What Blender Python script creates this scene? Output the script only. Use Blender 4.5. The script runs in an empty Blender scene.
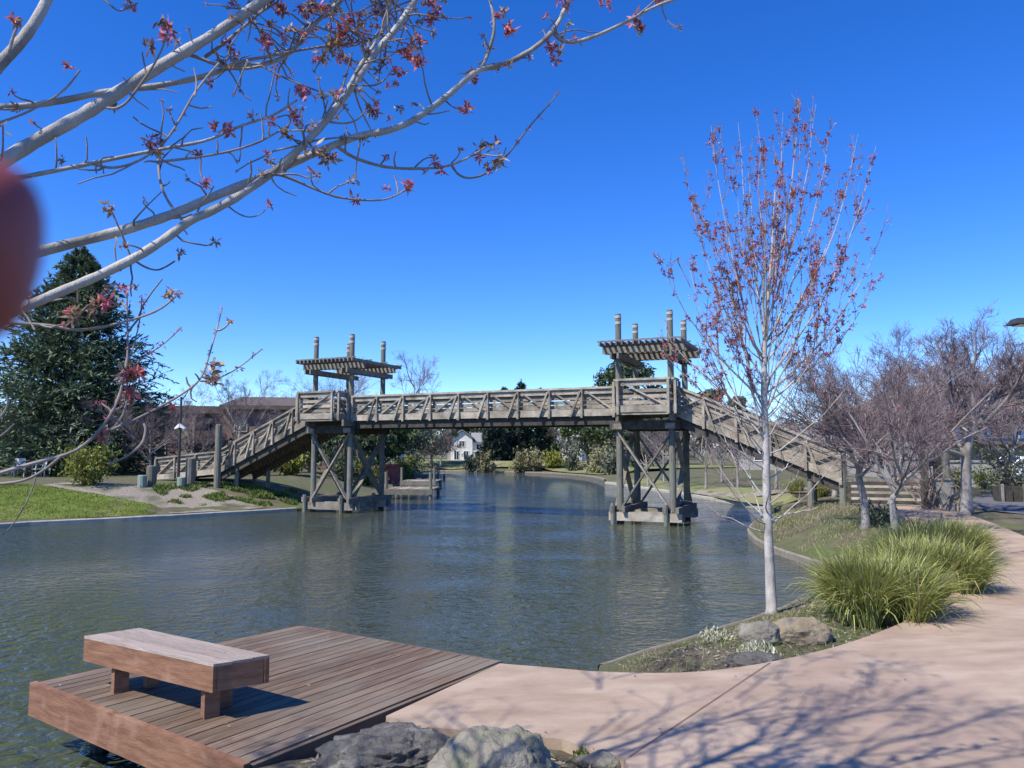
import bpy, math, random
import numpy as np
from mathutils import Vector, noise
from mathutils.geometry import delaunay_2d_cdt

random.seed(7)
RNG = np.random.default_rng(7)
S = bpy.context.scene
COL = S.collection
PI = math.pi

# ------------------------------------------------------------------ camera, sky, sun, exposure
F, HZ, CZ = 770.0, 452.5, 2.5
PITCH = math.atan((HZ - 384) / F)
cam = bpy.data.cameras.new('camera')
cam.sensor_width = 36.0
cam.lens = F / 1024 * 36.0
cam.clip_start = 0.01
cam.clip_end = 6000
cam.dof.use_dof = True
cam.dof.focus_distance = 11.0
cam.dof.aperture_fstop = 12.5          # a phone lens: only what is centimetres away blurs
cam_o = bpy.data.objects.new('camera', cam)
COL.objects.link(cam_o)
cam_o.location = (0, 0, CZ)
cam_o.rotation_euler = (PI / 2 + PITCH, 0, 0)
S.camera = cam_o

SUN_EL = math.radians(50)
SUN_H = np.array([-0.78, -0.625])       # towards the sun, horizontally
SUN_H = SUN_H / np.linalg.norm(SUN_H)
world = bpy.data.worlds.new('World')
S.world = world
world.use_nodes = True
wn = world.node_tree.nodes
sky = wn.new('ShaderNodeTexSky')
sky.sky_type = 'NISHITA'
sky.sun_disc = False
sky.sun_elevation = SUN_EL
sky.sun_rotation = math.atan2(SUN_H[0], SUN_H[1])
sky.altitude = 0
sky.air_density = 0.75
sky.dust_density = 0.0
sky.ozone_density = 6.0
hsv = wn.new('ShaderNodeHueSaturation')
hsv.inputs['Saturation'].default_value = 1.26
hsv.inputs['Hue'].default_value = 0.5145
hsv.inputs['Value'].default_value = 1.32
world.node_tree.links.new(sky.outputs[0], hsv.inputs['Color'])
world.node_tree.links.new(hsv.outputs[0], wn['Background'].inputs['Color'])
wn['Background'].inputs['Strength'].default_value = 0.145
sun = bpy.data.lights.new('sun', 'SUN')
sun.energy = 5.0
sun.angle = math.radians(0.53)
sun.color = (1.0, 0.935, 0.82)
sun_o = bpy.data.objects.new('sun', sun)
COL.objects.link(sun_o)
sun_dir = Vector((-SUN_H[0] * math.cos(SUN_EL), -SUN_H[1] * math.cos(SUN_EL), -math.sin(SUN_EL)))
sun_o.rotation_euler = sun_dir.to_track_quat('-Z', 'Y').to_euler()
sun_o.location = (-20, -20, 40)
S.view_settings.view_transform = 'Standard'
S.view_settings.look = 'None'
S.view_settings.exposure = 0.41
S.view_settings.gamma = 1.0
S.render.engine = 'CYCLES'
S.cycles.max_bounces = 6

# ------------------------------------------------------------------ helpers
def ray(px, py):
    v = (384 - py) / F
    u = (px - 512) / F
    return np.array([u, math.cos(PITCH) - v * math.sin(PITCH), math.sin(PITCH) + v * math.cos(PITCH)])

def at(px, py, z):
    d = ray(px, py)
    p = d * ((z - CZ) / d[2])
    return float(p[0]), float(p[1])

def far(px, py, Y):
    """the place seen at a pixel, Y metres ahead"""
    d = ray(px, py)
    p = d * (Y / d[1])
    return np.array([p[0], p[1], p[2] + CZ])

def sstep(t):
    t = np.clip(t, 0, 1)
    return t * t * (3 - 2 * t)

def norm(a):
    a = np.asarray(a, float)
    return a / np.maximum(np.linalg.norm(a, axis=-1, keepdims=True), 1e-9)

ORIGIN = {}

class MB:
    """collects boxes, beams, tubes and cards; build() links them as ONE mesh object"""
    def __init__(self):
        self.V = []; self.F = []; self.R = []; self.n = 0
    def add(self, v, f, r=None):
        v = np.asarray(v, float).reshape(-1, 3)
        f = np.asarray(f, int)
        self.V.append(v); self.F.append(f + self.n); self.n += len(v)
        if r is None:
            r = np.full(len(f), random.random())
        self.R.append(np.asarray(r, float))
    def hexa(self, c8):
        self.add(c8, [[0, 3, 2, 1], [4, 5, 6, 7], [0, 1, 5, 4], [1, 2, 6, 5], [2, 3, 7, 6], [3, 0, 4, 7]])
    def box(self, c, size, rz=0.0):
        cx, cy, cz = c; a, b, h = size[0] / 2, size[1] / 2, size[2] / 2
        co, si = math.cos(rz), math.sin(rz)
        vs = []
        for z in (-h, h):
            for x, y in ((-a, -b), (a, -b), (a, b), (-a, b)):
                vs.append((cx + x * co - y * si, cy + x * si + y * co, cz + z))
        self.hexa(vs)
    def beam(self, p0, p1, w, h, up=(0, 0, 1)):
        p0, p1 = np.asarray(p0, float), np.asarray(p1, float)
        t = norm(p1 - p0); up = np.asarray(up, float)
        s = norm(np.cross(t, up)); u = np.cross(s, t)
        vs = []
        for p in (p0, p1):
            for a, b in ((-1, -1), (1, -1), (1, 1), (-1, 1)):
                vs.append(p + s * a * w / 2 + u * b * h / 2)
        self.add(vs, [[0, 1, 2, 3], [4, 7, 6, 5], [0, 4, 5, 1], [1, 5, 6, 2], [2, 6, 7, 3], [3, 7, 4, 0]])
    def tubes(self, P, R, sides=4, cap=False):
        """P[N,k,3], R[N,k]: N tubes of k rings"""
        P = np.asarray(P, float); R = np.asarray(R, float)
        if P.ndim == 2:
            P = P[None]; R = R[None]
        N, k, _ = P.shape
        T = np.empty_like(P)
        T[:, 1:-1] = P[:, 2:] - P[:, :-2]
        T[:, 0] = P[:, 1] - P[:, 0]; T[:, -1] = P[:, -1] - P[:, -2]
        T = norm(T)
        m = np.abs(T.mean(1)); ref = np.zeros((N, 3)); ref[np.arange(N), m.argmin(1)] = 1
        A = norm(np.cross(T, ref[:, None, :])); B = np.cross(T, A)
        ang = np.linspace(0, 2 * PI, sides, endpoint=False)
        ring = (A[:, :, None, :] * np.cos(ang)[None, None, :, None] + B[:, :, None, :] * np.sin(ang)[None, None, :, None])
        V = P[:, :, None, :] + ring * R[:, :, None, None]
        i = np.arange(sides); j = (i + 1) % sides
        q = []
        for a in range(k - 1):
            q.append(np.stack([a * sides + i, a * sides + j, (a + 1) * sides + j, (a + 1) * sides + i], 1))
        q = np.concatenate(q)
        Fa = (q[None] + (np.arange(N) * k * sides)[:, None, None]).reshape(-1, 4)
        r = np.repeat(RNG.random(N), len(q))
        self.add(V.reshape(-1, 3), Fa, r)
        if cap:
            for nI in range(N):
                base = self.n - N * k * sides + nI * k * sides
                self.F.append(np.array([list(base + (k - 1) * sides + i)])); self.R.append(np.array([0.5]))
                self.F.append(np.array([list(base + i[::-1])])); self.R.append(np.array([0.5]))
    def tube(self, pts, r0, r1=None, sides=8, cap=True):
        pts = np.asarray(pts, float)
        r1 = r0 if r1 is None else r1
        R = r0 if np.ndim(r0) else np.linspace(r0, r1, len(pts))
        self.tubes(pts, R, sides, cap)
    def cards(self, C, U, W):
        """N diamonds: tip to tip along U, wide along W"""
        C = np.asarray(C); N = len(C)
        V = np.stack([C - U, C + W, C + U, C - W], 1).reshape(-1, 3)
        Fa = np.arange(N * 4).reshape(N, 4)
        self.add(V, Fa, RNG.random(N))
    def lathe(self, c, prof, sides=16):
        vs = []; fs = []
        for r, z in prof:
            for a in range(sides):
                t = 2 * PI * a / sides
                vs.append((c[0] + r * math.cos(t), c[1] + r * math.sin(t), c[2] + z))
        for i in range(len(prof) - 1):
            for a in range(sides):
                b = (a + 1) % sides
                fs.append([i * sides + a, i * sides + b, (i + 1) * sides + b, (i + 1) * sides + a])
        self.add(vs, fs)
    def build(self, name, mat, parent=None, origin=None, smooth=False):
        V = np.concatenate(self.V)
        if parent is not None:
            origin = ORIGIN[parent.name]
        elif origin is None:
            origin = np.array([(V[:, 0].min() + V[:, 0].max()) / 2, (V[:, 1].min() + V[:, 1].max()) / 2, V[:, 2].min()])
        origin = np.asarray(origin, float)
        V = V - origin
        me = bpy.data.meshes.new(name)
        tot = np.concatenate([np.full(len(f), f.shape[1]) for f in self.F])
        loops = np.concatenate([f.reshape(-1) for f in self.F])
        me.vertices.add(len(V)); me.vertices.foreach_set('co', V.astype(np.float32).ravel())
        me.loops.add(len(loops)); me.loops.foreach_set('vertex_index', loops.astype(np.int32))
        me.polygons.add(len(tot))
        me.polygons.foreach_set('loop_start', np.concatenate([[0], np.cumsum(tot)[:-1]]).astype(np.int32))
        me.polygons.foreach_set('use_smooth', np.full(len(tot), bool(smooth)))
        at_ = me.attributes.new('rnd', 'FLOAT', 'FACE')
        at_.data.foreach_set('value', np.concatenate(self.R).astype(np.float32))
        me.update(calc_edges=True)
        me.validate()
        me.materials.append(mat)
        o = bpy.data.objects.new(name, me)
        COL.objects.link(o)
        if parent is not None:
            o.parent = parent
        else:
            o.location = origin
        ORIGIN[o.name] = origin
        return o

def tag(o, label=None, cat=None, group=None, kind=None):
    if label: o['label'] = label
    if cat: o['category'] = cat
    if group: o['group'] = group
    if kind: o['kind'] = kind
    return o

def thing(name, label, cat, loc, group=None):
    o = bpy.data.objects.new(name, None)
    o.empty_display_size = 0.2
    COL.objects.link(o)
    o.location = loc
    ORIGIN[o.name] = np.asarray(loc, float)
    return tag(o, label, cat, group)

def dup(root, loc, rz=0.0, sc=1.0, label=None, group=None):
    def cp(o, par):
        c = o.copy(); COL.objects.link(c)
        if par is not None: c.parent = par
        for ch in o.children: cp(ch, c)
        return c
    r = cp(root, None)
    r.location = loc; r.rotation_euler = (0, 0, rz)
    r.scale = (sc, sc, sc) if np.ndim(sc) == 0 else sc
    if label: r['label'] = label
    if group: r['group'] = group
    return r

# ------------------------------------------------------------------ materials
def mat(name, c1, c2=None, scale=4.0, rough=0.8, bump=0.0, bscale=None, stretch=(1, 1, 1), rot=0.0,
        rnd=0.0, hue=0.0, c3=None, s3=0.7, t3=(0.5, 0.62), spec=0.3, translucent=0.0, detail=6.0, sss=0.0):
    m = bpy.data.materials.new(name); m.use_nodes = True
    nt = m.node_tree; n = nt.nodes; L = nt.links
    b = n['Principled BSDF']
    b.inputs['Roughness'].default_value = rough
    b.inputs['Specular IOR Level'].default_value = spec
    tc = n.new('ShaderNodeTexCoord')
    mp = n.new('ShaderNodeMapping'); mp.inputs['Scale'].default_value = stretch
    mp0 = n.new('ShaderNodeMapping'); mp0.inputs['Rotation'].default_value = (0, 0, rot)
    L.new(tc.outputs['Object'], mp0.inputs[0]); L.new(mp0.outputs[0], mp.inputs[0])
    att = n.new('ShaderNodeAttribute'); att.attribute_name = 'rnd'
    add = n.new('ShaderNodeVectorMath'); add.operation = 'MULTIPLY_ADD'
    add.inputs[1].default_value = (17, 31, 23) if rnd else (0, 0, 0)
    L.new(att.outputs['Vector'], add.inputs[0]); L.new(mp.outputs[0], add.inputs[2])
    ns = n.new('ShaderNodeTexNoise'); ns.inputs['Scale'].default_value = scale; ns.inputs['Detail'].default_value = detail
    ns.inputs['Roughness'].default_value = 0.62
    L.new(add.outputs[0], ns.inputs['Vector'])
    mx = n.new('ShaderNodeMix'); mx.data_type = 'RGBA'
    mx.inputs[6].default_value = (*c1, 1); mx.inputs[7].default_value = (*(c2 or c1), 1)
    rp = n.new('ShaderNodeMapRange'); rp.inputs[1].default_value = 0.32; rp.inputs[2].default_value = 0.68
    L.new(ns.outputs['Fac'], rp.inputs[0]); L.new(rp.outputs[0], mx.inputs[0])
    out = mx.outputs[2]
    if c3:
        n3 = n.new('ShaderNodeTexNoise'); n3.inputs['Scale'].default_value = s3; n3.inputs['Detail'].default_value = 5
        L.new(tc.outputs['Object'], n3.inputs['Vector'])
        r3 = n.new('ShaderNodeMapRange'); r3.inputs[1].default_value = t3[0]; r3.inputs[2].default_value = t3[1]
        L.new(n3.outputs['Fac'], r3.inputs[0])
        m3 = n.new('ShaderNodeMix'); m3.data_type = 'RGBA'; m3.inputs[7].default_value = (*c3, 1)
        L.new(r3.outputs[0], m3.inputs[0]); L.new(out, m3.inputs[6]); out = m3.outputs[2]
    if rnd or hue:
        hs = n.new('ShaderNodeHueSaturation')
        r1 = n.new('ShaderNodeMapRange'); r1.inputs[3].default_value = 1 - rnd; r1.inputs[4].default_value = 1 + rnd
        L.new(att.outputs['Fac'], r1.inputs[0]); L.new(r1.outputs[0], hs.inputs['Value'])
        if hue:
            r2 = n.new('ShaderNodeMapRange'); r2.inputs[3].default_value = 0.5 - hue; r2.inputs[4].default_value = 0.5 + hue
            fr = n.new('ShaderNodeMath'); fr.operation = 'MULTIPLY'; fr.inputs[1].default_value = 7.31
            fm = n.new('ShaderNodeMath'); fm.operation = 'FRACT'
            L.new(att.outputs['Fac'], fr.inputs[0]); L.new(fr.outputs[0], fm.inputs[0])
            L.new(fm.outputs[0], r2.inputs[0]); L.new(r2.outputs[0], hs.inputs['Hue'])
        L.new(out, hs.inputs['Color']); out = hs.outputs[0]
    L.new(out, b.inputs['Base Color'])
    if bump:
        nb = n.new('ShaderNodeTexNoise'); nb.inputs['Scale'].default_value = bscale or scale * 2
        nb.inputs['Detail'].default_value = 8; nb.inputs['Roughness'].default_value = 0.65
        L.new(add.outputs[0], nb.inputs['Vector'])
        bp = n.new('ShaderNodeBump'); bp.inputs['Strength'].default_value = bump; bp.inputs['Distance'].default_value = 0.05
        L.new(nb.outputs['Fac'], bp.inputs['Height']); L.new(bp.outputs[0], b.inputs['Normal'])
    if sss:
        b.inputs['Subsurface Weight'].default_value = sss
        b.inputs['Subsurface Radius'].default_value = (1.0, 0.25, 0.12)
        b.inputs['Subsurface Scale'].default_value = 0.004
    if translucent:
        tr = n.new('ShaderNodeBsdfTranslucent'); L.new(out, tr.inputs['Color'])
        ms = n.new('ShaderNodeMixShader'); ms.inputs[0].default_value = translucent
        L.new(b.outputs[0], ms.inputs[1]); L.new(tr.outputs[0], ms.inputs[2])
        L.new(ms.outputs[0], n['Material Output'].inputs['Surface'])
    return m

M = {}
M['timber'] = mat('weathered_timber', (.12, .11, .09), (.245, .225, .19), 5, .85, .5, 22, (1, 1, 1), rnd=.22, c3=(.20, .20, .15), s3=1.1, t3=(.55, .75))
M['timber_pale'] = mat('pale_timber', (.21, .185, .145), (.40, .355, .285), 3, .85, .6, 22, rnd=.30, c3=(.13, .12, .10), s3=1.6, t3=(.52, .72))
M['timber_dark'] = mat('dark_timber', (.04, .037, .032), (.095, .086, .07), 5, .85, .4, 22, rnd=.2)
M['post'] = mat('post_wood', (.12, .12, .095), (.22, .21, .175), 6, .85, .5, 14, (4, 4, .5), rnd=.1, c3=(.17, .20, .16), s3=.9, t3=(.5, .7))
M['algae'] = mat('wet_algae', (.025, .03, .018), (.06, .065, .035), 9, .5, .3, 30)
M['rope'] = mat('pale_rope', (.33, .32, .28), (.45, .43, .39), 40, .9)
M['concrete_edge'] = mat('edge_stone', (.17, .15, .115), (.29, .26, .205), 6, .9, .4, 30)
M['edge_timber'] = mat('edge_timber', (.33, .31, .26), (.48, .45, .38), 5, .9, .4, 25)
M['path'] = mat('pink_concrete', (.325, .237, .168), (.47, .362, .272), 2.2, .85, .35, 90, (.75, 1.7, 1), rot=-.12, c3=(.31, .222, .17), s3=.55, t3=(.48, .75), detail=9)
M['joint'] = mat('joint_dark', (.16, .11, .09), (.24, .17, .14), 9, .9)
M['soil'] = mat('bank_soil', (.085, .072, .045), (.17, .15, .095), 2.2, .95, .8, 26, c3=(.10, .125, .045), s3=.8, t3=(.45, .62), detail=10)
M['lawn'] = mat('lawn', (.095, .15, .02), (.17, .225, .04), 1.2, .9, .8, 30, c3=(.19, .20, .06), s3=.35, t3=(.5, .75), detail=10)
M['gravel'] = mat('gravel', (.19, .165, .13), (.40, .355, .29), 14, .95, 1.0, 30, c3=(.105, .11, .055), s3=.9, t3=(.5, .66), detail=10)
M['asphalt'] = mat('asphalt', (.10, .10, .11), (.16, .16, .17), 8, .9, .3, 60)
M['bark'] = mat('pale_bark', (.29, .27, .245), (.50, .475, .44), 9, .85, .4, 40, (1, 1, .4), rnd=.08, c3=(.17, .155, .13), s3=3.0, t3=(.55, .7))
M['bark_brown'] = mat('brown_bark', (.16, .125, .10), (.28, .23, .20), 8, .9, .4, 30, rnd=.15)
M['twig'] = mat('bare_twig', (.115, .088, .094), (.215, .170, .175), 3, .85, rnd=.3)
M['twig_red'] = mat('reddish_twig', (.16, .10, .085), (.28, .20, .17), 5, .8, rnd=.2)
M['blossom_dull'] = mat('dull_red_blossom', (.24, .05, .055), (.42, .14, .12), 30, .6, rnd=.45, hue=.02, translucent=.2)
M['hero_twig'] = mat('grey_twig', (.15, .115, .10), (.36, .31, .28), 6, .8, rnd=.2)
M['bark_gray'] = mat('grey_bark', (.21, .19, .175), (.38, .35, .325), 9, .85, .5, 40, (1, 1, .4), rnd=.1, c3=(.13, .115, .10), s3=3.0, t3=(.52, .7))
M['flower'] = mat('red_blossom', (.42, .075, .09), (.62, .24, .22), 30, .6, rnd=.45, hue=.03, translucent=.25)
M['seed'] = mat('tan_seed', (.22, .11, .08), (.52, .40, .28), 30, .7, rnd=.45, hue=.03, translucent=.25)
M['leaf_mid'] = mat('leaf_mid', (.06, .095, .035), (.12, .16, .06), .9, .6, rnd=.45, hue=.03, translucent=.25)
M['leaf_dark'] = mat('leaf_dark', (.045, .072, .034), (.095, .135, .062), .7, .6, rnd=.45, hue=.02, translucent=.15)
M['leaf_gray'] = mat('leaf_gray', (.095, .115, .075), (.165, .185, .12), .8, .6, rnd=.4, hue=.02, translucent=.2)
M['leaf_yellow'] = mat('leaf_yellow', (.16, .19, .03), (.26, .27, .05), 1.5, .55, rnd=.4, hue=.02, translucent=.3)
M['leaf_straw'] = mat('leaf_straw', (.20, .19, .09), (.30, .28, .15), 1.5, .7, rnd=.35, hue=.015, translucent=.25)
M['needle'] = mat('conifer_needle', (.075, .12, .07), (.155, .205, .115), .8, .6, rnd=.5, hue=.02, translucent=.1)
M['needle_dark'] = mat('needle_dark', (.028, .05, .042), (.06, .095, .072), .8, .6, rnd=.4, hue=.02)
M['blade'] = mat('grass_blade', (.205, .235, .05), (.40, .415, .13), 2.0, .45, rnd=.5, hue=.025, spec=.5, translucent=.3)
M['blade_dry'] = mat('dry_blade', (.25, .22, .13), (.38, .34, .22), 4.0, .8, rnd=.4, translucent=.2)
M['chips'] = mat('wood_chip', (.14, .11, .075), (.33, .29, .22), 30, .95, rnd=.5)
M['tuft'] = mat('green_tuft', (.10, .15, .03), (.18, .22, .06), 5, .7, rnd=.4, translucent=.2)
M['rock_tan'] = mat('tan_rock', (.155, .142, .112), (.29, .265, .215), 5, .9, .8, 16, c3=(.20, .21, .125), s3=3.5, t3=(.5, .68), detail=10)
M['rock_gold'] = mat('golden_rock', (.20, .155, .095), (.33, .275, .195), 5, .9, .7, 16, c3=(.15, .13, .10), s3=5, t3=(.5, .68), detail=10)
M['rock_dark'] = mat('dark_rock', (.075, .07, .064), (.165, .156, .142), 6, .85, 1.0, 14, c3=(.235, .225, .195), s3=6, t3=(.56, .7), detail=10)
M['flower_white'] = mat('pale_succulent', (.30, .31, .19), (.52, .51, .37), 10, .7, rnd=.3)
DANG = math.atan2(7.37 - 4.96, -.11 + 1.55)
M['deck'] = mat('deck_wood', (.095, .058, .036), (.25, .178, .122), 2.2, .75, .45, 18, (1.2, 22, 6), rot=-DANG, rnd=.20, c3=(.215, .18, .138), s3=1.3, t3=(.45, .75))
M['fascia'] = mat('red_wood', (.155, .074, .042), (.285, .152, .092), 2.0, .7, .3, 10, (2, 2, 14), rot=.6, rnd=.08, c3=(.31, .185, .125), s3=4.2, t3=(.56, .74))
M['bench_top'] = mat('bench_top', (.28, .215, .175), (.44, .37, .315), 2.2, .75, .4, 16, (22, 1.5, 6), rot=-.98, rnd=.12)
M['stain'] = mat('stone_pale', (.6, .58, .52), (.7, .68, .62), 9, .9)
M['white'] = mat('white_paint', (.76, .76, .74), (.82, .82, .80), 4, .6)
M['brown_wall'] = mat('brown_shingle', (.19, .125, .10), (.27, .19, .155), 3, .9, .4, 30, (1, 1, 6))
M['brown_roof'] = mat('brown_roof', (.095, .075, .066), (.15, .12, .10), 3, .9, .5, 20)
M['tan_wall'] = mat('tan_stucco', (.33, .29, .23), (.42, .38, .31), 4, .9)
M['gray_wall'] = mat('gray_wall', (.28, .27, .25), (.37, .36, .33), 4, .9)
M['gray_roof'] = mat('gray_roof', (.15, .13, .115), (.235, .21, .185), 5, .9, .5, 20, (1, 4, 1))
M['house_roof'] = mat('house_roof', (.20, .20, .21), (.30, .30, .31), 3, .9, .4, 12)
M['house_wall'] = mat('house_wall', (.66, .65, .61), (.74, .73, .69), 3, .8)
M['glass'] = mat('window_glass', (.02, .025, .03), (.04, .045, .05), 2, .08, spec=.6)
M['metal_dark'] = mat('dark_metal', (.035, .035, .036), (.055, .055, .055), 8, .45)
M['bollard_green'] = mat('green_bollard', (.18, .24, .20), (.26, .32, .27), 8, .7)
M['canvas'] = mat('white_canvas', (.75, .72, .66), (.82, .80, .74), 8, .8)
M['red_paint'] = mat('red_panel', (.30, .09, .07), (.36, .13, .10), 5, .8)
M['car_paint'] = mat('white_car_paint', (.78, .78, .78), (.82, .82, .82), 4, .25, spec=.5)
M['rubber'] = mat('rubber', (.02, .02, .02), (.03, .03, .03), 9, .8)
M['skin'] = mat('skin', (.26, .055, .05), (.34, .085, .075), 30, .5, .1, 60, sss=.35)
M['sleeve'] = mat('navy_sleeve', (.03, .035, .06), (.05, .055, .09), 40, .9)
M['phone'] = mat('phone_black', (.02, .02, .022), (.03, .03, .032), 8, .3, spec=.5)
M['hill'] = mat('far_hill', (.10, .13, .10), (.15, .18, .13), .02, .95)

# water: dark green, rippled
mw = bpy.data.materials.new('lake_water'); mw.use_nodes = True
nt = mw.node_tree; n = nt.nodes; L = nt.links
b = n['Principled BSDF']
b.inputs['Base Color'].default_value = (.050, .060, .036, 1)
b.inputs['Roughness'].default_value = 0.03
b.inputs['IOR'].default_value = 1.33
tc = n.new('ShaderNodeTexCoord')
def wave(scale, st, rot, dist):
    mp = n.new('ShaderNodeMapping'); mp.inputs['Scale'].default_value = st; mp.inputs['Rotation'].default_value = (0, 0, rot)
    L.new(tc.outputs['Object'], mp.inputs[0])
    t = n.new('ShaderNodeTexNoise'); t.inputs['Scale'].default_value = scale; t.inputs['Detail'].default_value = 2
    t.inputs['Distortion'].default_value = dist
    L.new(mp.outputs[0], t.inputs['Vector'])
    return t
w1 = wave(4.2, (1, 1.25, 1), .25, .5); w2 = wave(10.0, (1, 1.2, 1), -.35, 1.0); w3 = wave(.35, (1, 1.3, 1), .5, 0)
b2 = n.new('ShaderNodeBump'); b2.inputs['Strength'].default_value = 1.0; b2.inputs['Distance'].default_value = .015
b1 = n.new('ShaderNodeBump'); b1.inputs['Strength'].default_value = 1.0; b1.inputs['Distance'].default_value = .095
L.new(w2.outputs['Fac'], b2.inputs['Height']); L.new(b2.outputs[0], b1.inputs['Normal'])
mul = n.new('ShaderNodeMath'); mul.operation = 'MULTIPLY'
rr = n.new('ShaderNodeMapRange'); rr.inputs[1].default_value = .35; rr.inputs[2].default_value = .65; rr.inputs[3].default_value = .3; rr.inputs[4].default_value = 1.5
L.new(w3.outputs['Fac'], rr.inputs[0]); L.new(rr.outputs[0], mul.inputs[0]); L.new(w1.outputs['Fac'], mul.inputs[1])
L.new(mul.outputs[0], b1.inputs['Height']); L.new(b1.outputs[0], b.inputs['Normal'])
M['water'] = mw

# ------------------------------------------------------------------ the lake's outline and the ground
def A(px, py, z=.1): return at(px, py, z)
RIGHT_SHORE = [A(600, 663, .2), A(650, 648, .2), A(700, 634, .2), A(740, 621, .2), A(779, 608, .2), A(806, 597, .2),
               A(838, 581, .2), A(842, 570, .2), A(824, 562, .16), A(808, 557, .16), A(776, 547, .16), A(757, 538, .16),
               A(749, 529, .16), A(756, 521, .16), A(775, 515, .16), A(789, 514, .16)]
BAY_SHORE = [A(770, 508), A(740, 503), A(694, 495), A(660, 490), A(629, 485.5), A(606, 482.5)]
FAR_SHORE = [A(606, 479.5), A(596, 476.5), A(575, 474), A(540, 472), A(480, 471), A(440, 470), A(424, 471)]
LEFT_SHORE = [(-9.6, 62), (-7.6, 50), (-7.0, 43), (-7.6, 38), (-8.7, 35.2), (-9.2, 33.3), A(296, 508.5), A(250, 511.5), A(200, 514),
              A(150, 517), A(75, 520.5), A(0, 524), (-20, 17.5), (-26, 5), (-34, -20)]
PATH_LAKE = [(-.2, 7.25), (.35, 7.28), (.72, 7.42)]
NEAR = [(-12, -20), (-6.5, -8), (-4.6, -1), (-4.0, 2.5), (-3.7, 4.6), (-3.2, 5.6), (-2.2, 6.0), (-1.2, 6.3)]
LAKE = NEAR + PATH_LAKE + RIGHT_SHORE + BAY_SHORE + FAR_SHORE + LEFT_SHORE
LK = np.array(LAKE)

def inside(poly, P):
    P = np.asarray(P, float); x, y = P[:, 0], P[:, 1]
    c = np.zeros(len(P), bool)
    q = np.asarray(poly)
    for a, b_ in zip(q, np.roll(q, -1, 0)):
        cond = ((a[1] > y) != (b_[1] > y))
        with np.errstate(divide='ignore', invalid='ignore'):
            c ^= cond & (x < (b_[0] - a[0]) * (y - a[1]) / (b_[1] - a[1] + 1e-12) + a[0])
    return c

def polydist(poly, P, closed=True):
    P = np.asarray(P, float); q = np.asarray(poly)
    d = np.full(len(P), 1e9)
    nx = np.roll(q, -1, 0) if closed else q[1:]
    for a, b_ in zip(q, nx):
        e = b_ - a
        t = np.clip(((P - a) @ e) / max(e @ e, 1e-9), 0, 1)
        d = np.minimum(d, np.linalg.norm(P - (a + t[:, None] * e), axis=1))
    return d

def hgt(P):
    """height of the ground"""
    P = np.asarray(P, float).reshape(-1, 2)
    x, y = P[:, 0], P[:, 1]
    d = polydist(LK, P) * ~inside(LK, P)
    left = sstep((-3 - x + 0.15 * (y - 30)) / 2.5) * sstep((y - 9) / 4)
    farw = sstep((y - 34) / 20) * (1 - left)
    near = .18 + .37 * sstep(d / 1.3) + .34 * sstep((y - 12) / 9) * sstep(d / 3.5)
    lft = .12 + 1.06 * sstep(d / 5.2)
    frr = .12 + .55 * sstep(d / 9) + .5 * sstep((d - 20) / 60)
    h = lft * left + (1 - left) * (near * (1 - farw) + frr * farw)
    return h

def hz1(x, y): return float(hgt([(x, y)])[0])

def path_h(P):
    P = np.asarray(P, float).reshape(-1, 2)
    return .625 + .335 * sstep((P[:, 1] - 12) / 9)

def on_ground(px, py, fn=hgt):
    lo, hi = -.3, 2.2
    for _ in range(28):
        z = (lo + hi) / 2
        x, y = at(px, py, z)
        if float(fn([(x, y)])[0]) > z: lo = z
        else: hi = z
    return x, y, z

def cdt(poly_rings, pts, keep):
    vs = []; es = []
    for ring in poly_rings:
        n0 = len(vs); vs += [Vector(p) for p in ring]
        es += [(n0 + i, n0 + (i + 1) % len(ring)) for i in range(len(ring))]
    vs += [Vector(p) for p in pts]
    V, E_, Fc, *_ = delaunay_2d_cdt(vs, es, [], 0, 1e-5)
    V = np.array([(v.x, v.y) for v in V]); Fc = np.array([f for f in Fc if len(f) == 3])
    cen = V[Fc].mean(1)
    return V, Fc[keep(cen)]

def resample(ring, step, closed=True):
    out = []
    q = [np.array(p, float) for p in ring]
    for a, b_ in zip(q, q[1:] + ([q[0]] if closed else [])):
        k = max(1, int(np.linalg.norm(b_ - a) / step))
        out += [tuple(a + (b_ - a) * i / k) for i in range(k)]
    if not closed: out.append(tuple(q[-1]))
    return out

def smooth_line(pts, it=2, closed=False):
    q = [np.array(p, float) for p in pts]
    for _ in range(it):
        r = [] if closed else [q[0]]
        for a, b_ in zip(q, q[1:] + ([q[0]] if closed else [])):
            r += [a * .75 + b_ * .25, a * .25 + b_ * .75]
        if not closed: r.append(q[-1])
        q = r
    return [tuple(p) for p in q]

def jgrid(x0, x1, y0, y1, s):
    X, Y = np.meshgrid(np.arange(x0, x1, s), np.arange(y0, y1, s))
    P = np.stack([X.ravel(), Y.ravel()], 1)
    return P + (RNG.random(P.shape) - .5) * s * .6

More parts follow.
